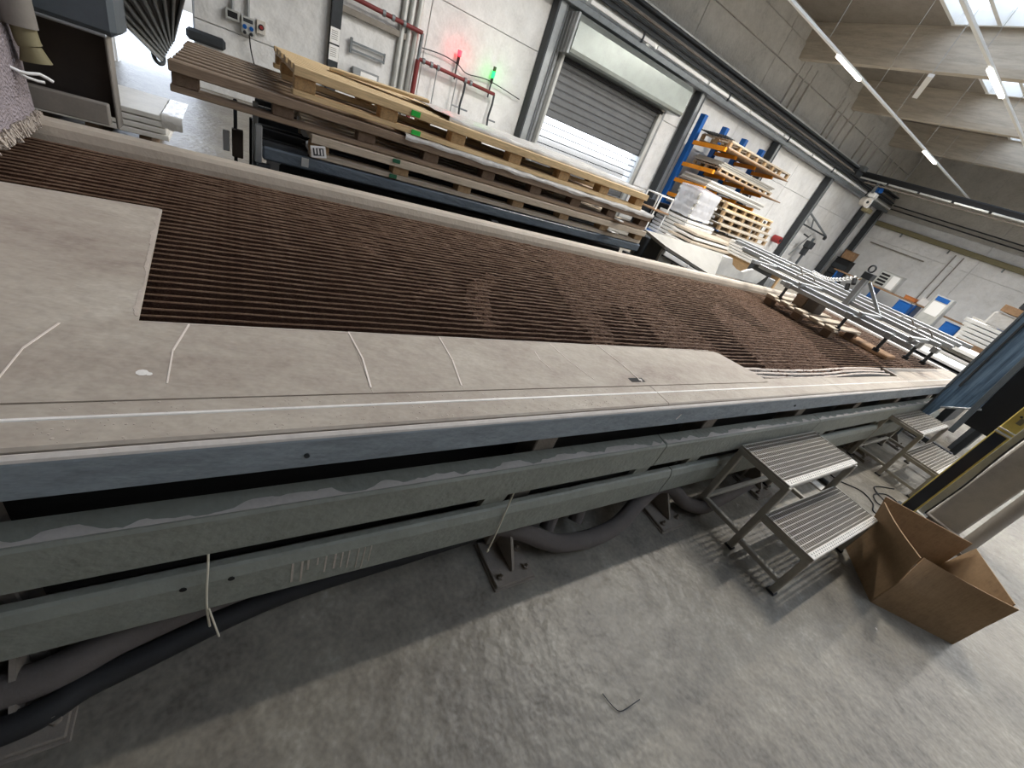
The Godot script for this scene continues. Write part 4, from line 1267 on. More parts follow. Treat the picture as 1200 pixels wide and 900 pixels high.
func build_wall_items() -> void:
	steel_column(6.67, 6.98, "grey steel column directly left of the roller door")
	steel_column(12.68, 12.98, "grey steel column between the roller door and the blue rack")
	steel_column(18.0, 18.3, "grey steel column rising behind the top load of the blue rack")
	steel_column(23.25, 23.6, "dark grey steel column left of the wall bracket")
	steel_column(28.5, 28.85, "dark grey steel column right of the wall bracket")
	steel_column(30.4, 30.75, "dark grey steel column in the corner by the end wall")
	# runway along the wall
	var rw := thing("crane_runway", "long dark steel crane runway with white conductor rail along the back wall", "crane runway", Vector3(16.5, 0, -11.7))
	pbox(rw, "lower_girder", Vector3(0, 4.36, 0.0), Vector3(28.5, 0.14, 0.34), M.steel, 0.01)
	for k in 11:
		pbox(rw, "conductor_rail", Vector3(-13.0 + 2.6 * k, 4.53, 0.17), Vector3(2.5, 0.09, 0.05), M.white, 0.01)
	pbox(rw, "backing", Vector3(0, 4.62, -0.05), Vector3(28.5, 0.3, 0.05), M.galv_light)
	for q: Array in [[4.72, 0.12, M.dark], [4.84, 0.1, M.steel], [4.93, 0.07, M.machine_gray], [5.02, 0.06, M.dark]]:
		pbox(rw, "web_plate", Vector3(0, q[0], q[1]), Vector3(28.5, 0.1, 0.06), q[2], 0.008)
	prod(rw, "pipe_run", Vector3(-14, 4.9, 0.2), Vector3(14, 4.9, 0.2), 0.022, M.foot, 10)
	prod(rw, "pipe_run", Vector3(-14, 4.8, 0.24), Vector3(14, 4.8, 0.24), 0.03, M.dark, 10)
	pbox(rw, "upper_girder", Vector3(0, 5.12, 0.06), Vector3(28.5, 0.07, 0.32), M.dark, 0.01)
	pbox(rw, "rail_head", Vector3(0, 5.18, 0.16), Vector3(28.5, 0.05, 0.06), M.galv_light, 0.008)
	for k in 6:
		pbox(rw, "clip", Vector3(-11.5 + 4.4 * k, 4.52, 0.2), Vector3(0.04, 0.22, 0.06), M.dark)
	# roller door: box, guides, slats, glazed slats
	var rd := thing("roller_door", "grey roller door with a galvanised box above and bright glazed lower slats", "roller door", Vector3(9.5, 0, -11.95))
	var s := Shape.new()
	s.sweep(PackedVector2Array([Vector2(0.0, 3.38), Vector2(0.56, 3.38), Vector2(0.62, 3.42), Vector2(0.65, 3.5), Vector2(0.65, 4.05), Vector2(0.6, 4.15), Vector2(0.54, 4.2), Vector2(0.0, 4.2)]), Vector3(-2.32, 0, 0), Vector3(4.74, 0, 0), Vector3.BACK, Vector3.UP)
	inst(rd, "box_cover", s.mesh(), M.cover)
	for q: Array in [[-2.36, 0.08, 0.18], [-2.36, 0.26, 0.14], [-2.36, 0.42, 0.14], [-2.36, 0.57, 0.1]]:
		pbox(rd, "box_end", Vector3(q[0], 3.79, q[1]), Vector3(0.07, 0.84, q[2]), M.galv, 0.01)
	for sx: float in [-1, 1]:
		pbox(rd, "guide", Vector3(2.12 * sx - 0.05, 1.7, 0.08), Vector3(0.16, 3.4, 0.14), M.galv_light, 0.02)
		pbox(rd, "guide", Vector3(2.27 * sx - 0.05, 1.7, 0.06), Vector3(0.1, 3.4, 0.1), M.galv, 0.02)
	prod(rd, "drive_shaft", Vector3(-2.2, 0.0, 0.2), Vector3(-2.2, 3.38, 0.2), 0.055, M.galv_light, 16)
	pbox(rd, "lintel", Vector3(0, 3.31, 0.1), Vector3(4.2, 0.09, 0.1), M.black)
	for k in 19:
		var y := 3.24 - 0.17 * k
		var glazed := k >= 8 and k < 14
		if glazed:
			var f := pbox(rd, "glazed_slat", Vector3(0, y - 0.078, 0), Vector3(4.1, 0.024, 0.03), M.dark, 0.003)
			pbox(f, "glazing", Vector3(0, 0.084, 0), Vector3(4.1, 0.146, 0.008), M.pane, 0.0)
		else:
			s = Shape.new()
			s.sweep(PackedVector2Array([Vector2(-0.015, y - 0.0851), Vector2(0.004, y - 0.0851), Vector2(0.022, y - 0.05), Vector2(0.022, y + 0.06), Vector2(0.004, y + 0.0849), Vector2(-0.015, y + 0.0849)]), Vector3(-2.05, 0, 0), Vector3(4.1, 0, 0), Vector3.BACK, Vector3.UP)
			inst(rd, "slat", s.mesh(), M.shutter)
	# gray post with notices
	var gp := thing("notice_post", "dark grey steel post with two white notices on the back wall", "post", Vector3(1.845, 0, -11.9))
	pbox(gp, "shaft", Vector3(0, 2.1, 0), Vector3(0.2, 4.2, 0.16), M.dark)
	for y: float in [1.44, 1.74]:
		var nt := pbox(gp, "notice", Vector3(0.0, y, 0.085), Vector3(0.19, 0.27, 0.004), M.paper, 0.001)
		for k in 5:
			pbox(nt, "print_line", Vector3(-0.01, 0.08 - 0.035 * k, 0.003), Vector3(0.12, 0.01, 0.001), M.machine_gray, 0.0)
	# electric boxes
	var eb := thing("switch_box", "dark-fronted grey switch box, leftmost of three on the white wall", "switch box", Vector3(0.05, 1.4, -11.93), 0.0, "switch boxes on the back wall")
	pbox(eb, "case", Vector3.ZERO, Vector3(0.22, 0.16, 0.12), M.galv_light)
	pbox(eb, "front", Vector3(0, 0, 0.062), Vector3(0.16, 0.1, 0.006), M.black)
	var e2 := thing("socket_box", "grey socket box with blue sockets, middle one of three on the wall", "socket box", Vector3(0.30, 1.32, -11.92), 0.0, "switch boxes on the back wall")
	pbox(e2, "case", Vector3.ZERO, Vector3(0.22, 0.28, 0.14), M.galv_light)
	for k in 2:
		pbox(e2, "window", Vector3(0, 0.08, 0.072), Vector3(0.16, 0.06, 0.006), M.dark)
		prod(e2, "socket", Vector3(-0.055 + 0.11 * k, -0.02, 0.06), Vector3(-0.055 + 0.11 * k, -0.03, 0.1), 0.035, M.blue, 12)
		prod(e2, "socket", Vector3(-0.055 + 0.11 * k, -0.11, 0.06), Vector3(-0.055 + 0.11 * k, -0.12, 0.09), 0.028, M.dark, 12)
	var e3 := thing("emergency_switch", "pale switch box with a red knob, rightmost of three on the wall", "switch box", Vector3(0.52, 1.38, -11.93), 0.0, "switch boxes on the back wall")
	pbox(e3, "case", Vector3.ZERO, Vector3(0.15, 0.22, 0.12), M.nosing)
	prod(e3, "plate", Vector3(0, 0, 0.06), Vector3(0, 0, 0.07), 0.05, M.dark, 14)
	prod(e3, "knob", Vector3(0, 0, 0.06), Vector3(0, 0, 0.1), 0.03, M.red, 14)
	for q: Array in [[0.05, 1.48, 0.02, "cable_conduit", "left"], [0.30, 1.46, 0.03, "cable_conduit", "right"]]:
		tag(prod(self, "cable_conduit", Vector3(q[0], q[1], -11.94), Vector3(q[0] + q[2], 4.3, -11.94), 0.03, M.galv, 10), "grey conduit rising up the white wall from the %s" % ("dark-fronted switch box" if q[4] == "left" else "blue socket box"), "conduit")
	tag(inst(self, "power_cable", wire_mesh([Vector3(0.32, 1.18, -11.86), Vector3(0.36, 0.9, -11.9), Vector3(0.5, 0.4, -11.92), Vector3(0.6, 0.02, -11.9)], 0.012), M.rubber), "black cable hanging down the white wall from the blue socket box", "cable")
	tag(pbox(self, "dock_bumper", Vector3(-0.38, 0.86, -11.93), Vector3(0.62, 0.2, 0.14), M.dark, 0.05), "dark rounded rubber bumper bar on the white wall beside the bright doorway", "bumper")
	# conduits and pipes
	for k in 3:
		tag(prod(self, "vertical_conduit", Vector3(3.2 + 0.16 * k, 0, -11.92), Vector3(3.2 + 0.16 * k, 4.3, -11.92), 0.06, M.galv_light, 14), "pale vertical conduit on the wall, %s of three beside the red pipe" % ["left", "middle", "right"][k], "conduit", "vertical conduits on the back wall")
	var rp := thing("red_pipe", "dark red pipework with couplings running along the white wall", "pipework", Vector3(0, 0, -11.80))
	prod(rp, "pipe_run", Vector3(1.95, 2.49, 0), Vector3(3.62, 2.45, 0), 0.045, M.red_pipe, 14)
	prod(rp, "pipe_run", Vector3(3.62, 2.45, 0), Vector3(3.62, 1.95, 0), 0.04, M.steel, 12)
	prod(rp, "pipe_run", Vector3(3.62, 1.95, 0), Vector3(3.62, 0.0, 0), 0.055, M.red_pipe, 14)
	prod(rp, "pipe_run", Vector3(3.62, 1.97, 0), Vector3(5.7, 1.93, 0), 0.04, M.red_pipe, 14)
	for q: Array in [[2.75, 2.47], [2.95, 2.465], [3.2, 2.46], [3.75, 1.967], [3.95, 1.963], [4.12, 1.96], [4.85, 1.947], [5.0, 1.945]]:
		prod(rp, "coupling", Vector3(q[0] - 0.03, q[1], 0), Vector3(q[0] + 0.03, q[1], 0), 0.06, M.steel, 12)
	for x: float in [4.86, 5.7]:
		ptube(rp, "drop_hose", smooth(PackedVector3Array([Vector3(x, 1.93, 0), Vector3(x, 1.7, 0.03), Vector3(x - 0.02, 1.4, 0.03), Vector3(x + 0.02, 1.15, 0.03)])), 0.026, M.dark, 10)
		prod(rp, "valve", Vector3(x + 0.02, 1.35, 0.03), Vector3(x + 0.2, 1.35, 0.05), 0.02, M.steel, 8)
	for x: float in [4.62, 4.1]:
		prod(rp, "thin_pipe", Vector3(x, 1.95, 0.02), Vector3(x + 0.01, 1.2, 0.02), 0.014, M.galv, 8)
	prod(rp, "thin_pipe", Vector3(4.62, 1.36, 0.02), Vector3(4.86, 1.36, 0.02), 0.02, M.galv, 8)
	tag(inst(self, "signal_cable", wire_mesh([Vector3(3.7, 2.2, -11.9), Vector3(4.2, 2.24, -11.9), Vector3(4.6, 2.2, -11.9), Vector3(4.9, 2.1, -11.9), Vector3(5.5, 2.16, -11.9), Vector3(6.5, 2.06, -11.9)], 0.012), M.dark), "thin dark cable sagging along the wall between the two signal lamps", "cable")
	for q: Array in [[4.58, 2.43, true], [5.56, 2.36, false]]:
		var sg := thing("signal_lamp", "red signal lamp glowing on the white wall above the red pipe" if q[2] else "green signal lamp glowing on the wall near the end of the red pipe", "signal lamp", Vector3(q[0], q[1] - 0.3, -11.85))
		prod(sg, "stem", Vector3(0, -0.25, 0), Vector3(0, 0.08, 0), 0.02, M.dark, 8)
		prod(sg, "body", Vector3(0, 0.06, 0), Vector3(0, 0.22, 0), 0.035, M.black, 12)
		if q[2]:
			prod(sg, "lamp_lens", Vector3(0, 0.22, 0), Vector3(0, 0.34, 0), 0.05, M.red_glow, 14)
		else:
			prod(sg, "lamp_lens", Vector3(0, 0.18, 0), Vector3(0, 0.32, 0), 0.045, M.green_glow, 14)
			prod(sg, "lamp_cap", Vector3(0, 0.32, 0), Vector3(0, 0.42, 0), 0.04, M.brown_panel, 14)
		var l := OmniLight3D.new()
		l.name = numbered("signal_light")
		l.light_color = Color(1, 0.15, 0.2) if q[2] else Color(0.1, 1, 0.35)
		l.light_energy = 0.07 if q[2] else 0.03
		l.omni_range = 40.0
		l.omni_attenuation = 2.0
		l.light_size = 0.04
		l.shadow_enabled = true
		add_child(l)
		l.position = Vector3(q[0], q[1] - 0.02, -11.74)
	var wb := thing("wall_cabinet", "low grey wall cabinet with a white notice below the twin rails", "cabinet", Vector3(2.55, 1.2, -11.9))
	pbox(wb, "case", Vector3.ZERO, Vector3(0.56, 0.3, 0.14), M.galv)
	pbox(wb, "notice", Vector3(0.06, 0.01, 0.072), Vector3(0.36, 0.2, 0.004), M.paper, 0.001)
	pbox(wb, "notice", Vector3(0.2, -0.03, 0.075), Vector3(0.12, 0.12, 0.004), M.galv_light, 0.001)
	var tr := thing("twin_rail", "two dark horizontal wall rails between the notice post and the conduits", "wall rail", Vector3(2.55, 1.7, -11.92))
	for k in 2:
		pbox(tr, "rail", Vector3(0, 0.07 - 0.14 * k, 0), Vector3(0.72, 0.04, 0.05), M.steel)
	pbox(tr, "bracket", Vector3(-0.36, 0.0, 0), Vector3(0.05, 0.28, 0.05), M.steel)
	pbox(tr, "bracket", Vector3(0.36, 0.0, 0), Vector3(0.03, 0.2, 0.05), M.steel)
	tag(pbox(self, "wall_channel", Vector3(2.6, 2.25, -11.93), Vector3(1.4, 0.12, 0.1), M.machine_gray, 0.01), "dusty horizontal channel on the wall under the red pipe", "channel")


func build_rack() -> void:
	var t := thing("cantilever_rack", "blue cantilever rack with orange arms against the back wall", "rack", Vector3(0, 0, 0))
	var xs := [13.1, 14.42, 15.72, 17.02]
	var ys := [2.98, 2.30, 1.78, 1.30]
	for x: float in xs:
		pbox(t, "upright", Vector3(x, 1.9, -11.5), Vector3(0.16, 3.8, 0.22), M.blue, 0.008)
		pbox(t, "foot", Vector3(x, 0.1, -10.9), Vector3(0.16, 0.2, 1.5), M.blue, 0.008)
		for y: float in ys:
			pbar(t, "arm", Vector3(x, y, -11.4), Vector3(x, y + 0.06, -10.05 if x < 13.5 else -10.5), 0.1, 0.12, M.orange)
	pbox(t, "brace", Vector3(15, 1.0, -11.52), Vector3(3.9, 0.08, 0.05), M.blue)
	# loads on the arms, level by level
	var l1 := thing("loaded_pallet", "long pallet of corrugated boards on the topmost orange arms", "pallet", Vector3.ZERO, 0.0, "pallets on the blue rack")
	pallet(l1, 13.25, 17.3, -10.1, 1.25, 3.12, 3.34, 8, 10, M.pale_x, M.pale_z, M.pale_block)
	pbox(l1, "board_sheet", Vector3(15.3, 3.1, -10.7), Vector3(4.1, 0.03, 1.3), M.board)
	for k in 12:
		pbox(l1, "corrugation", Vector3(13.2, 3.365, -10.2 - 0.09 * k), Vector3(0.5, 0.03, 0.05), M.dark)
	var l2 := thing("loaded_pallet", "pallet of grey stone slabs on the second row of orange arms", "pallet", Vector3.ZERO, 0.0, "pallets on the blue rack")
	pallet(l2, 13.4, 16.9, -10.1, 1.2, 2.42, 2.58, 9, 9, M.pale_x, M.pale_z, M.pale_block)
	for k in 3:
		pbox(l2, "slab", Vector3(15.05 + 0.1 * k, 2.61 + 0.055 * k, -10.72), Vector3(3.5, 0.045, 1.15), M.gray_slab)
	pbox(l2, "board_sheet", Vector3(15.5, 2.40, -10.6), Vector3(4.3, 0.03, 1.2), M.board)
	var l3 := thing("slab_stack", "stack of pale stone slabs on the third row of orange arms", "slab stack", Vector3(15.0, 1.9, -10.7), 0.0, "pallets on the blue rack")
	for k in 4:
		pbox(l3, "slab", Vector3(0.05 * k, 0.03 + 0.06 * k, 0), Vector3(3.7, 0.05, 1.2), M.white_slab if k % 2 else M.gray_slab)
	var l4 := thing("slab_stack", "low stack of white slabs on the lowest orange arms behind the wrapped pack", "slab stack", Vector3(15.2, 1.42, -10.7), 0.0, "pallets on the blue rack")
	for k in 3:
		pbox(l4, "slab", Vector3(0.05 * k, 0.03 + 0.07 * k, 0), Vector3(3.4, 0.06, 1.2), M.white_slab)
	

func build_middle() -> void:
	# wrapped pack on boards
	var t := thing("wrapped_pack", "pack wrapped in clear white film in front of the blue rack", "wrapped pack", Vector3(11.75, 0, -9.3))
	var cloth := noise(61, 2.2, 3)
	for k in 7:
		pbox(t, "layer", Vector3(0.32 + 0.02 * sin(k * 2.0), 1.0 + 0.105 * k, 0.02 * cos(k * 1.7)), Vector3(1.05, 0.085, 0.86), M.gray_slab if k % 2 else M.white_slab, 0.01)
	pbox(t, "printed_sheet", Vector3(0.32, 1.70, 0.0), Vector3(1.0, 0.012, 0.8), M.strap, 0.002)
	var rows: Array = []
	for i in 15:
		var row := PackedVector3Array()
		for j in 41:
			var a := TAU * j / 40.0
			var sq := 1.0 / maxf(absf(cos(a)), absf(sin(a)))
			var rad := minf(sq, 1.25)
			var yy := 0.95 + 0.8 * i / 11.0
			var k := 1.0
			if i > 11:
				yy = 1.75 + 0.02 * (i - 11)
				k = 1.0 - 0.3 * (i - 11)
			row.append(Vector3(0.32 + cos(a) * rad * 0.56 * k + 0.03 * cloth.get_noise_2d(cos(a) * 3.0 + 9.0, sin(a) * 3.0 + i * 0.1), yy + 0.03 * cloth.get_noise_2d(a * 1.3, 5.0), sin(a) * rad * 0.47 * k + 0.03 * cloth.get_noise_2d(cos(a) * 3.0 + 30.0, sin(a) * 3.0 + i * 0.1)))
		rows.append(row)
	var fs := Shape.new()
	fs.sheet(rows, 0.002)
	inst(t, "film", fs.mesh(), M.film_clear)
	for k in 7:
		pbox(t, "white_board", Vector3(0.1 + 0.04 * k, 0.25 + 0.1 * k, 0.12 - 0.02 * k), Vector3(1.45, 0.08, 1.2), M.white_slab, 0.01)
	# pallets of planks piled beside it
	var names := ["topmost", "second", "third", "lowest"]
	for k in 4:
		var p := thing("plank_pallet", "%s of four pale pallets piled right of the wrapped pack" % names[k], "pallet", Vector3.ZERO, 0.0, "pile of pale pallets")
		var y := 1.52 - 0.21 * k
		pallet(p, 12.75 + 0.1 * k, 15.7 + 0.15 * k, -8.75, 1.1, y, y + 0.2, 6, 8, M.wood_x if k == 0 else M.pale_x, M.pale_z, M.pale_block)
		pbox(p, "sheet", Vector3(14.3, y + 0.205, -9.3), Vector3(3.0, 0.012, 1.1), M.white_slab)
	var pb := thing("pallet_base", "low old pallet stack carrying the pile of pale pallets", "pallet", Vector3.ZERO)
	for k in 4:
		pbox(pb, "layer", Vector3(14.3 + 0.1 * k, 0.1 + 0.2 * k, -9.3), Vector3(3.0, 0.14, 1.15), M.pale_x)
		for j in 6:
			pbox(pb, "spacer", Vector3(12.9 + 0.56 * j, 0.2 * k + 0.015, -9.3), Vector3(0.1, 0.07, 1.15), M.old_block)
	# bundle of pale boards in front
	var bb := thing("board_bundle", "bundle of pale boards with ragged ends in front of the wrapped pack", "board bundle", Vector3(11.1, 0, -7.6))
	for k in 7:
		pbox(bb, "board", Vector3(0.14 * k - 0.2, 0.10 + 0.1 * k, -0.08 * k), Vector3(2.2, 0.06, 0.9), M.white_slab if k % 2 else M.pale_x, 0.006)
	for k in 9:
		pbox(bb, "spacer", Vector3(-1.12 + 0.05 * k, 0.25, 0.4 - 0.1 * k), Vector3(0.08, 0.1, 0.05), M.brown_panel)
	var ws := thing("slab_stack", "stack of large white slabs right of the pale pallets", "slab stack", Vector3(13.2, 0, -7.1))
	for k in 5:
		pbox(ws, "slab", Vector3(0.02 * k, 0.55 + 0.075 * k, 0), Vector3(1.9, 0.06, 1.2), M.white_slab, 0.006)
	for k in 3:
		pbox(ws, "trestle", Vector3(-0.8 + 0.8 * k, 0.26, 0), Vector3(0.1, 0.52, 1.1), M.pale_block)
	# white wire trolley
	var tr := thing("wire_trolley", "white tubular trolley frame with a wooden shelf beside the blue rack foot", "trolley", Vector3(10.9, 0, -9.7))
	for q: Array in [[-0.28, 0.3], [0.28, 0.3], [-0.28, -0.3], [0.28, -0.3]]:
		prod(tr, "upright", Vector3(q[0], 0.1, q[1]), Vector3(q[0], 1.22, q[1]), 0.022, M.white, 8)
		prod(tr, "wheel", Vector3(q[0] - 0.03, 0.06, q[1]), Vector3(q[0] + 0.03, 0.06, q[1]), 0.06, M.rubber, 12)
	for z: float in [0.3, -0.3]:
		prod(tr, "handle", Vector3(-0.28, 1.22, z), Vector3(0.28, 1.22, z), 0.022, M.white, 8)
	for x: float in [-0.28, 0.28]:
		prod(tr, "handle", Vector3(x, 1.22, 0.3), Vector3(x, 1.22, -0.3), 0.022, M.white, 8)
	pbox(tr, "shelf", Vector3(0, 0.8, 0), Vector3(0.7, 0.04, 0.7), M.board)
	pbox(tr, "shelf", Vector3(0, 0.18, 0), Vector3(0.7, 0.04, 0.7), M.blue)
	tag(pbox(self, "dark_crate", Vector3(11.9, 0.5, -10.3), Vector3(1.6, 1.0, 0.6), M.black, 0.02), "black crate in the shade behind the white wire trolley", "crate")
	# control cabinet or slab cart with open white frames by the rear lip
	var c := thing("slab_cart", "grey-topped cart with white panel frames standing behind the table", "cart", Vector3(0, 0, 0))
	var s := Shape.new()
	s.sheet([PackedVector3Array([Vector3(3.95, 1.035, -3.5), Vector3(5.62, 1.02, -3.5)]), PackedVector3Array([Vector3(3.92, 0.99, -3.1), Vector3(5.0, 0.80, -3.05)])], 0.03)
	inst(c, "top_slab", s.mesh(), M.gray_slab)
	pbox(c, "left_post", Vector3(3.9, 0.75, -3.38), Vector3(0.07, 0.52, 0.1), M.dark, 0.015)
	pbox(c, "back_board", Vector3(4.6, 0.55, -3.5), Vector3(1.4, 0.9, 0.03), M.gray_slab)
	s = Shape.new()
	s.sweep(PackedVector2Array([Vector2(3.93, 0.66), Vector2(5.05, 0.66), Vector2(5.05, 0.775), Vector2(3.93, 0.965)]), Vector3(0, 0, -3.14), Vector3(0, 0, 0.03), Vector3.RIGHT, Vector3.UP)
	inst(c, "front_panel", s.mesh(), M.gray_slab)
	pbar(c, "dark_seal", Vector3(3.93, 0.968, -3.10), Vector3(5.03, 0.782, -3.08), 0.02, 0.014, M.black)
	pbar(c, "white_frame", Vector3(3.95, 0.935, -3.10), Vector3(4.46, 0.848, -3.09), 0.03, 0.045, M.white)
	pbar(c, "dark_seal", Vector3(3.95, 0.904, -3.10), Vector3(4.40, 0.826, -3.09), 0.03, 0.014, M.black)
	pbar(c, "white_frame", Vector3(4.42, 0.84, -3.08), Vector3(5.0, 0.752, -3.06), 0.03, 0.06, M.white)
	pbar(c, "dark_seal", Vector3(4.5, 0.795, -3.07), Vector3(5.0, 0.716, -3.05), 0.03, 0.016, M.black)
	for q: Array in [[4.2, 0.83, 4.1, 0.76], [4.55, 0.78, 4.42, 0.70]]:
		pbar(c, "dark_opening", Vector3(q[0], q[1], -3.105), Vector3(q[2], q[3], -3.105), 0.012, 0.05, M.black)
	for x: float in [4.32, 4.68]:
		pbar(c, "strut", Vector3(x, 0.83, -3.09), Vector3(x - 0.13, 0.70, -3.08), 0.02, 0.07, M.white_slab)
	pbox(c, "base", Vector3(4.7, 0.2, -3.3), Vector3(1.7, 0.4, 0.5), M.dark)
	pbar(c, "end_bracket", Vector3(5.72, 0.99, -3.6), Vector3(5.62, 0.74, -3.6), 0.06, 0.03, M.black)
	var c2 := thing("slab_trestle", "pale grey slab with a cut-out leaning on a dark trestle behind the table lip", "slab", Vector3.ZERO)
	s = Shape.new()
	s.sweep(PackedVector2Array([Vector2(5.78, 0.74), Vector2(7.08, 0.73), Vector2(7.22, 0.88), Vector2(6.75, 0.93), Vector2(6.62, 0.90), Vector2(6.5, 0.85), Vector2(6.3, 0.87), Vector2(6.12, 0.92), Vector2(6.05, 1.0), Vector2(5.84, 0.99)]), Vector3(0, 0, -3.62), Vector3(0, 0, 0.04), Vector3.RIGHT, Vector3.UP)
	inst(c2, "slab_sheet", s.mesh(), M.white_slab)
	pbox(c2, "trestle", Vector3(6.3, 0.4, -3.5), Vector3(2.2, 0.62, 0.3), M.dark)
	pbox(c2, "end_plate", Vector3(7.16, 0.82, -3.45), Vector3(0.1, 0.14, 0.08), M.alu)


func build_lifter() -> void:
	# pallet resting on the slats, timber block on it, and the long vacuum lifter frame above
	var p := thing("small_pallet", "small worn pallet lying on the rusty slats under the lifter", "pallet", Vector3(4.95, 0.835, -1.95))
	for k in 3:
		pbox(p, "block", Vector3(0.07, 0.04, 0.34 - 0.34 * k), Vector3(0.1, 0.07, 0.09), M.old_block)
		pbox(p, "block", Vector3(0.7, 0.04, 0.34 - 0.34 * k), Vector3(0.1, 0.07, 0.09), M.old_block)
	for k in 2:
		pbox(p, "runner", Vector3(0.07 + 0.63 * k, 0.085, 0), Vector3(0.1, 0.02, 0.8), M.pale_z)
	for k in 5:
		pbox(p, "deck_board", Vector3(0.38, 0.106, 0.34 - 0.17 * k), Vector3(0.76, 0.02, 0.1), M.pale_x)
	var b := thing("timber_block", "brown timber block standing on the small pallet", "timber block", Vector3(5.25, 0.951, -2.02))
	pbox(b, "block_half", Vector3(0, 0.075, 0.07), Vector3(0.22, 0.15, 0.12), M.brown_panel, 0.006)
	pbox(b, "block_half", Vector3(0, 0.075, -0.06), Vector3(0.22, 0.15, 0.12), M.old_block, 0.006)
	tag(pbox(self, "board_piece", Vector3(5.75, 0.855, -1.45), Vector3(0.3, 0.05, 0.5), M.board, 0.01), "brown board piece lying on the slats right of the small pallet", "board piece")
	var l := thing("vacuum_lifter", "long aluminium vacuum lifter frame with a hook mast above the far end of the table", "vacuum lifter", Vector3.ZERO)
	for q: Array in [[5.1, 1.10, -2.35, -1.0], [5.16, 1.14, -2.7, -1.0], [5.62, 1.17, -3.0, -0.95], [5.82, 1.19, -3.4, -0.9], [6.4, 1.2, -3.9, -0.95], [6.6, 1.22, -4.0, -0.9]]:
		pbox(l, "rail", Vector3(q[0], q[1], (q[2] + q[3]) / 2), Vector3(0.045, 0.045, q[3] - q[2]), M.alu)
	for z: float in [-2.75, -2.15, -1.5, -1.05]:
		pbox(l, "cross_rail", Vector3(5.9, 1.16, z), Vector3(1.7, 0.04, 0.04), M.alu)
	for q: Array in [[5.08, -2.25], [5.08, -1.58], [5.08, -1.2], [5.6, -1.08], [5.9, -1.0], [6.3, -2.6]]:
		var y := 1.08
		prod(l, "suction_stem", Vector3(q[0], y, q[1]), Vector3(q[0], 0.96, q[1]), 0.016, M.dark, 10)
		prod(l, "suction_pad", Vector3(q[0], 0.96, q[1]), Vector3(q[0], 0.93, q[1]), 0.028, M.black, 14)
		pbox(l, "clamp", Vector3(q[0], 1.10, q[1]), Vector3(0.08, 0.06, 0.06), M.galv)
	for sx: float in [-0.03, 0.03]:
		pbox(l, "mast_profile", Vector3(5.6 + sx, 1.27, -1.84 + 0.0), Vector3(0.05, 0.4, 0.05), M.alu)
	pbox(l, "mast_head", Vector3(5.6, 1.47, -1.84), Vector3(0.12, 0.07, 0.09), M.dark)
	ptube(l, "hook_eye", circle(Vector3(5.6, 1.545, -1.86), 0.035, Vector3(0.9, 0, 0.3)), 0.009, M.dark, 8)
	pbar(l, "brace", Vector3(5.62, 1.42, -1.8), Vector3(5.62, 1.16, -1.5), 0.03, 0.03, M.galv)
	for q: Array in [[5.5, 1.33, -1.92], [5.5, 1.40, -1.9]]:
		prod(l, "valve", Vector3(q[0], q[1], q[2]), Vector3(q[0] - 0.02, q[1] - 0.05, q[2] + 0.03), 0.022, M.black, 10)
	ptube(l, "spiral_hose", spiral(Vector3(5.6, 1.42, -1.92), Vector3(6.1, 1.27, -2.55), 0.018, 16), 0.006, M.paper, 6)
	for q: Array in [[5.6, -2.4], [6.2, -1.5], [6.3, -2.9], [5.7, -1.2]]:
		ptube(l, "air_hose", smooth(PackedVector3Array([Vector3(q[0] - 0.2, 1.18, q[1]), Vector3(q[0] - 0.1, 1.25, q[1] + 0.05), Vector3(q[0], 1.24, q[1] + 0.1), Vector3(q[0] + 0.05, 1.18, q[1] + 0.15)])), 0.007, M.machine_gray, 6)
	# tall white slab blank lying along the hall behind the lifter
	var w := thing("long_slab_table", "long table of white slabs running beyond the lifter", "slab table", Vector3(9.3, 0, -2.6))
	pbox(w, "top_slab", Vector3(0.2, 1.0, -0.4), Vector3(1.0, 0.05, 4.6), M.white_slab)
	pbox(w, "slab", Vector3(0.3, 0.94, -0.4), Vector3(1.0, 0.04, 4.6), M.gray_slab)
	pbox(w, "slab", Vector3(0.2, 0.88, -0.2), Vector3(1.0, 0.04, 4.2), M.white_slab)
	for k in 4:
		pbox(w, "leg", Vector3(0.2, 0.43, -2.3 + 1.35 * k), Vector3(0.9, 0.86, 0.1), M.dark)
	var w2 := thing("slab_trestle_table", "lower table of pale slabs with black sheets for the shaded gaps just beyond the table end", "slab table", Vector3(8.1, 0, -1.4))
	for k in 5:
		pbox(w2, "slab", Vector3(0.05 * k, 0.62 + 0.06 * k, -0.2), Vector3(0.8, 0.035, 2.6), M.white_slab if k % 2 == 0 else M.black)  # every second sheet is black, painted as the shade between slabs
	for k in 3:
		pbox(w2, "leg", Vector3(0, 0.3, -1.2 + 1.1 * k), Vector3(0.7, 0.6, 0.1), M.dark)


func spiral(a: Vector3, b: Vector3, r: float, turns: int) -> PackedVector3Array:
	var d := (b - a).normalized()
	var u := d.cross(Vector3.UP).normalized()
	var v := d.cross(u)
	var p := PackedVector3Array()
	var n := turns * 8
	for k in n + 1:
		var t := float(k) / n
		p.append(a.lerp(b, t) + Vector3(0, -0.06 * sin(PI * t), 0) + (u * cos(TAU * t * turns) + v * sin(TAU * t * turns)) * r)
	return p


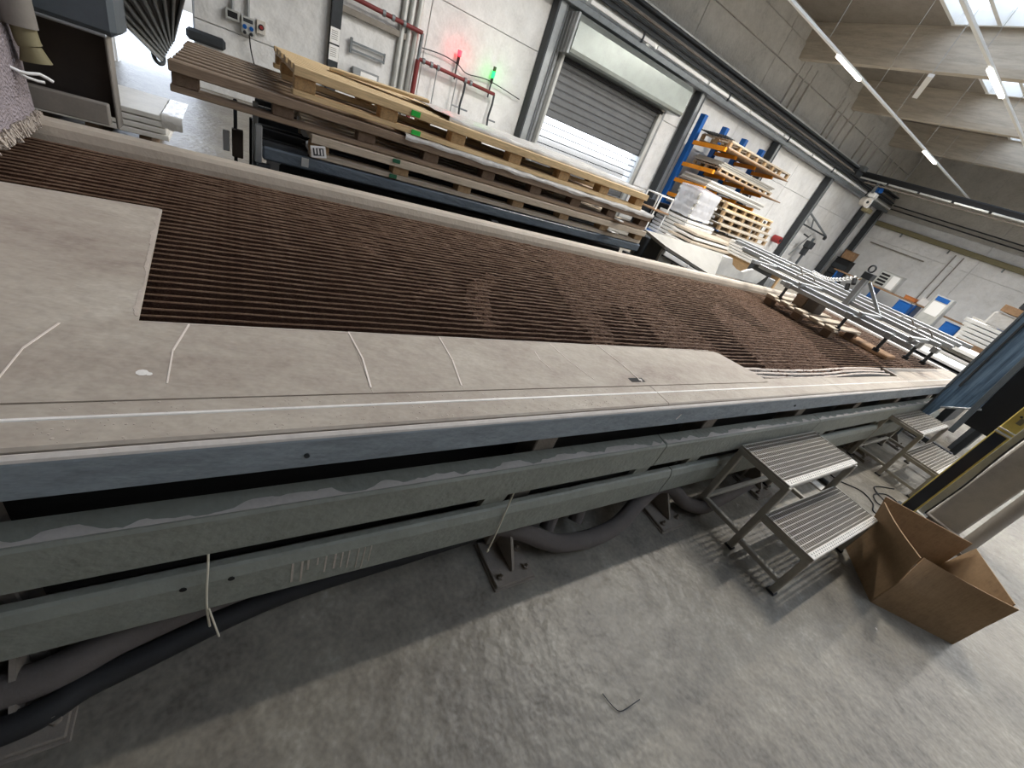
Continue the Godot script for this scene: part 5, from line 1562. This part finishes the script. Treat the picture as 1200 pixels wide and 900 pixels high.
func build_far_end() -> void:
	# overhead crane bridge
	var t := thing("crane_bridge", "black overhead crane bridge spanning the hall near the end wall", "crane bridge", Vector3(25.2, 0, -4.0))
	pbox(t, "girder", Vector3(0, 4.97, 0.6), Vector3(0.3, 0.22, 16.4), M.black, 0.01)
	pbox(t, "top_rail", Vector3(0, 5.11, 0.6), Vector3(0.1, 0.05, 16.4), M.dark, 0.01)
	for k in 12:
		pbox(t, "light_rail", Vector3(-0.17, 4.85, -6.8 + 1.3 * k), Vector3(0.04, 0.07, 1.2), M.galv_light, 0.008)
	pbox(t, "lower_pipe", Vector3(0.1, 4.74, 0.6), Vector3(0.1, 0.06, 15.6), M.machine_gray, 0.02)
	pbox(t, "end_carriage", Vector3(0, 4.9, -7.5), Vector3(1.5, 0.25, 0.25), M.dark, 0.02)
	pbox(t, "end_carriage", Vector3(-0.4, 5.15, -7.45), Vector3(0.3, 0.2, 0.4), M.steel, 0.02)
	var h := thing("hoist", "pale hoist trolley with a blue motor hanging under the crane bridge", "hoist", Vector3(25.6, 4.3, -10.6))
	prod(h, "motor", Vector3(0, 0.3, 0), Vector3(0.2, 0.35, 0.1), 0.12, M.blue, 14)
	pbox(h, "body", Vector3(0, 0.06, 0), Vector3(0.4, 0.22, 0.3), M.white, 0.03)
	prod(h, "drum", Vector3(-0.3, -0.3, 0.1), Vector3(-0.2, -0.3, -0.15), 0.2, M.nosing, 18)
	prod(h, "drum_hub", Vector3(-0.34, -0.3, 0.12), Vector3(-0.3, -0.3, 0.1), 0.06, M.dark, 12)
	pbox(h, "hanger", Vector3(-0.3, 0.36, 0), Vector3(0.1, 0.5, 0.1), M.steel)
	pbox(h, "frame", Vector3(0.15, -0.25, 0), Vector3(0.12, 0.5, 0.16), M.white, 0.01)
	pbox(h, "hook_block", Vector3(0.45, -0.55, 0), Vector3(0.6, 0.2, 0.3), M.olive, 0.03)
	# long duct along the end wall
	var y := thing("wall_duct", "olive-yellow duct running along the white end wall", "duct", Vector3(30.85, 3.74, -5.0))
	pbox(y, "duct_body", Vector3(0, 0, 0), Vector3(0.2, 0.24, 14.0), M.olive, 0.02)
	for k in 5:
		pbox(y, "hanger", Vector3(-0.02, -0.2, -5.2 + 2.3 * k), Vector3(0.1, 0.2, 0.05), M.steel)
	for q: Array in [[4.75, "upper"], [4.55, "lower"]]:
		tag(prod(self, "wall_cable_tray", Vector3(30.8, q[0], -11.5), Vector3(30.8, q[0] - 0.1, 4.0), 0.03, M.dark, 8), "dark pipe along the end wall above the yellow duct, the %s one" % q[1], "pipe")
	tag(pbox(self, "wall_line", Vector3(30.93, 2.75, -9.9), Vector3(0.06, 0.06, 2.8), M.machine_gray), "short grey conduit on the end wall below the yellow duct", "conduit")
	for k in 2:
		tag(prod(self, "drop_conduit", Vector3(30.92, 0.0, -7.55 + 0.35 * k), Vector3(30.92, 3.5, -7.55 + 0.35 * k), 0.025, M.machine_gray, 8), "thin vertical conduit on the end wall, %s of a pair" % ["left", "right"][k], "conduit", "pair of conduits on the end wall")
	# bracket and drill against the back wall
	var jb := thing("wall_bracket", "triangular steel wall bracket between the dark columns", "wall bracket", Vector3(24.2, 2.2, -11.8))
	pbar(jb, "top_bar", Vector3(-0.5, 0.55, 0), Vector3(1.9, -0.1, 0.3), 0.07, 0.07, M.steel)
	pbar(jb, "lower_bar", Vector3(-0.7, 0.0, 0), Vector3(1.9, -0.12, 0.3), 0.07, 0.07, M.dark)
	pbar(jb, "stay", Vector3(-0.5, 0.55, 0), Vector3(-0.7, 0.0, 0), 0.06, 0.06, M.steel)
	pbar(jb, "stay", Vector3(0.1, 0.4, 0.05), Vector3(0.4, -0.05, 0.1), 0.05, 0.05, M.steel)
	prod(jb, "pulley", Vector3(1.9, -0.2, 0.25), Vector3(1.9, -0.2, 0.35), 0.1, M.dark, 12)
	var dr := thing("drill_stand", "dark drill stand with cables under the wall bracket", "drill stand", Vector3(24.7, 0, -11.5))
	pbox(dr, "column", Vector3(0.4, 0.9, 0), Vector3(0.1, 1.8, 0.1), M.machine)
	pbox(dr, "head", Vector3(0.15, 1.45, 0.1), Vector3(0.5, 0.35, 0.3), M.dark, 0.03)
	pbox(dr, "motor", Vector3(0.1, 1.1, 0.1), Vector3(0.25, 0.4, 0.25), M.dark, 0.03)
	pbar(dr, "arm", Vector3(-0.8, 1.8, 0), Vector3(-0.2, 1.75, 0), 0.06, 0.06, M.dark)
	pbar(dr, "arm", Vector3(-0.9, 0.7, 0), Vector3(-0.1, 1.9, 0), 0.04, 0.04, M.steel)
	pbox(dr, "base", Vector3(0.2, 0.05, 0), Vector3(1.0, 0.1, 0.6), M.dark)
	var red := thing("fire_hose_reel", "red hose reel by the foot of the dark column", "hose reel", Vector3(22.4, 1.15, -11.7))
	prod(red, "reel", Vector3(0, 0, -0.26), Vector3(0, 0, 0.1), 0.17, M.red, 18)
	prod(red, "hub", Vector3(0, 0, -0.12), Vector3(0, 0, 0.14), 0.07, M.dark, 12)
	var nb := thing("notice_board", "white notice board with black pictures on the back wall", "notice board", Vector3(20.4, 1.45, -11.92))
	pbox(nb, "panel", Vector3.ZERO, Vector3(1.2, 0.6, 0.04), M.paper)
	for k in 3:
		pbox(nb, "picture", Vector3(-0.35 + 0.35 * k, 0, 0.022), Vector3(0.22, 0.44, 0.006), M.ink, 0.0)
	# benches and goods at the end wall
	var wb := thing("workbench", "brown workbench with clutter along the end wall", "workbench", Vector3(28.3, 0, -7.6))
	pbox(wb, "top", Vector3(0, 0.85, 0), Vector3(1.0, 0.06, 6.4), M.board)
	for k in 4:
		pbox(wb, "leg", Vector3(0.0, 0.41, -3.0 + 2.0 * k), Vector3(0.9, 0.82, 0.08), M.blue)
	var items := [["carton", "brown carton on a dark shelf near the corner column", "carton", Vector3(29.5, 1.69, -11.2), Vector3(0.5, 0.45, 0.6), "board"], ["cabinet", "black-fronted cabinet at the corner beside the carton", "cabinet", Vector3(29.5, 0.72, -11.2), Vector3(0.7, 1.44, 0.8), "black"], ["control_case", "grey control case with dark vents on the workbench", "control case", Vector3(28.3, 1.28, -8.4), Vector3(0.6, 0.8, 1.0), "galv_light"], ["yellow_case", "small yellow case on the brown workbench", "case", Vector3(28.0, 0.98, -9.2), Vector3(0.3, 0.2, 0.4), "yellow"], ["orange_folder", "pale orange folder box on the workbench edge", "box", Vector3(28.0, 0.96, -7.0), Vector3(0.4, 0.16, 0.5), "strap"], ["blue_bin", "dark blue bin in front of the workbench by the control stand", "bin", Vector3(27.5, 0.38, -6.9), Vector3(0.4, 0.74, 0.6), "blue"], ["blue_bin", "dark blue bin beside the white trunk", "bin", Vector3(27.5, 0.36, -4.85), Vector3(0.4, 0.7, 0.6), "blue"], ["white_trunk", "white trunk left of the blue clamp at the end wall", "trunk", Vector3(27.2, 0.65, -3.9), Vector3(0.8, 1.3, 1.1), "white_slab"], ["printer", "small white device on the end of the workbench", "device", Vector3(28.3, 1.05, -6.5), Vector3(0.4, 0.35, 0.4), "white"]]
	for q: Array in items:
		var sz: Vector3 = q[4]
		var o := thing(q[0], q[1], q[2], q[3])
		pbox(o, "body", Vector3.ZERO, sz, M[q[5]], 0.03)
		pbox(o, "lid", Vector3(0, sz.y / 2 + 0.01, 0), Vector3(sz.x + 0.03, 0.03, sz.z + 0.03), M[q[5]], 0.01)
		if q[0] == "control_case":
			for k in 4:
				pbox(o, "vent", Vector3(-sz.x / 2 - 0.01, 0.24 - 0.16 * k, -0.2), Vector3(0.02, 0.1, 0.4), M.black)
			pbox(o, "door", Vector3(-sz.x / 2 - 0.01, 0, 0.28), Vector3(0.02, 0.66, 0.32), M.white)
		if q[0] == "cabinet":
			for k in 3:
				pbox(o, "drawer", Vector3(-sz.x / 2 - 0.01, 0.3 - 0.32 * k, 0), Vector3(0.02, 0.26, 0.8), M.dark)
	var ct := thing("control_stand", "grey control stand with a blue and white front at the end wall", "control stand", Vector3(27.3, 0, -5.75))
	pbox(ct, "case", Vector3(0, 0.85, 0), Vector3(0.6, 1.5, 0.7), M.galv_light, 0.03)
	pbox(ct, "display", Vector3(-0.31, 1.45, 0), Vector3(0.02, 0.2, 0.5), M.blue)
	pbox(ct, "front", Vector3(-0.31, 1.0, 0), Vector3(0.02, 0.6, 0.5), M.white)
	pbox(ct, "base", Vector3(0, 0.05, 0), Vector3(0.7, 0.1, 0.8), M.dark)
	var bc := thing("blue_clamp", "blue slab clamp with a ring standing by the stacked slabs", "clamp", Vector3(26.0, 0, -3.3))
	pbox(bc, "body", Vector3(0, 0.8, 0), Vector3(0.3, 0.3, 0.7), M.blue, 0.03)
	pbox(bc, "jaw", Vector3(0, 0.35, 0), Vector3(0.2, 0.7, 0.1), M.blue, 0.03)
	ptube(bc, "ring", circle(Vector3(0, 1.12, 0), 0.16, Vector3.RIGHT), 0.03, M.blue, 8)
	# stacked slabs between wooden pallets at the right
	var ss := thing("slab_pile", "tall pile of white slabs between brown timbers behind the blue panel", "slab pile", Vector3(11.6, 0, -1.35))
	pbox(ss, "timber", Vector3(0, 0.97, 0), Vector3(1.0, 0.16, 0.9), M.board)
	for k in 5:
		pbox(ss, "slab", Vector3(0.02 * k, 1.08 + 0.075 * k, -0.03 * k), Vector3(1.0, 0.06, 0.9), M.white_slab)
	pbox(ss, "film_pack", Vector3(0.1, 1.55, 0), Vector3(0.9, 0.25, 0.7), M.film, 0.03)
	pbox(ss, "timber", Vector3(0.1, 1.76, 0.1), Vector3(1.0, 0.12, 0.8), M.board)
	pbox(ss, "dark_pack", Vector3(0.1, 1.98, 0.15), Vector3(0.8, 0.3, 0.6), M.dark)
	pbox(ss, "base", Vector3(0, 0.44, 0), Vector3(0.9, 0.88, 0.8), M.dark)
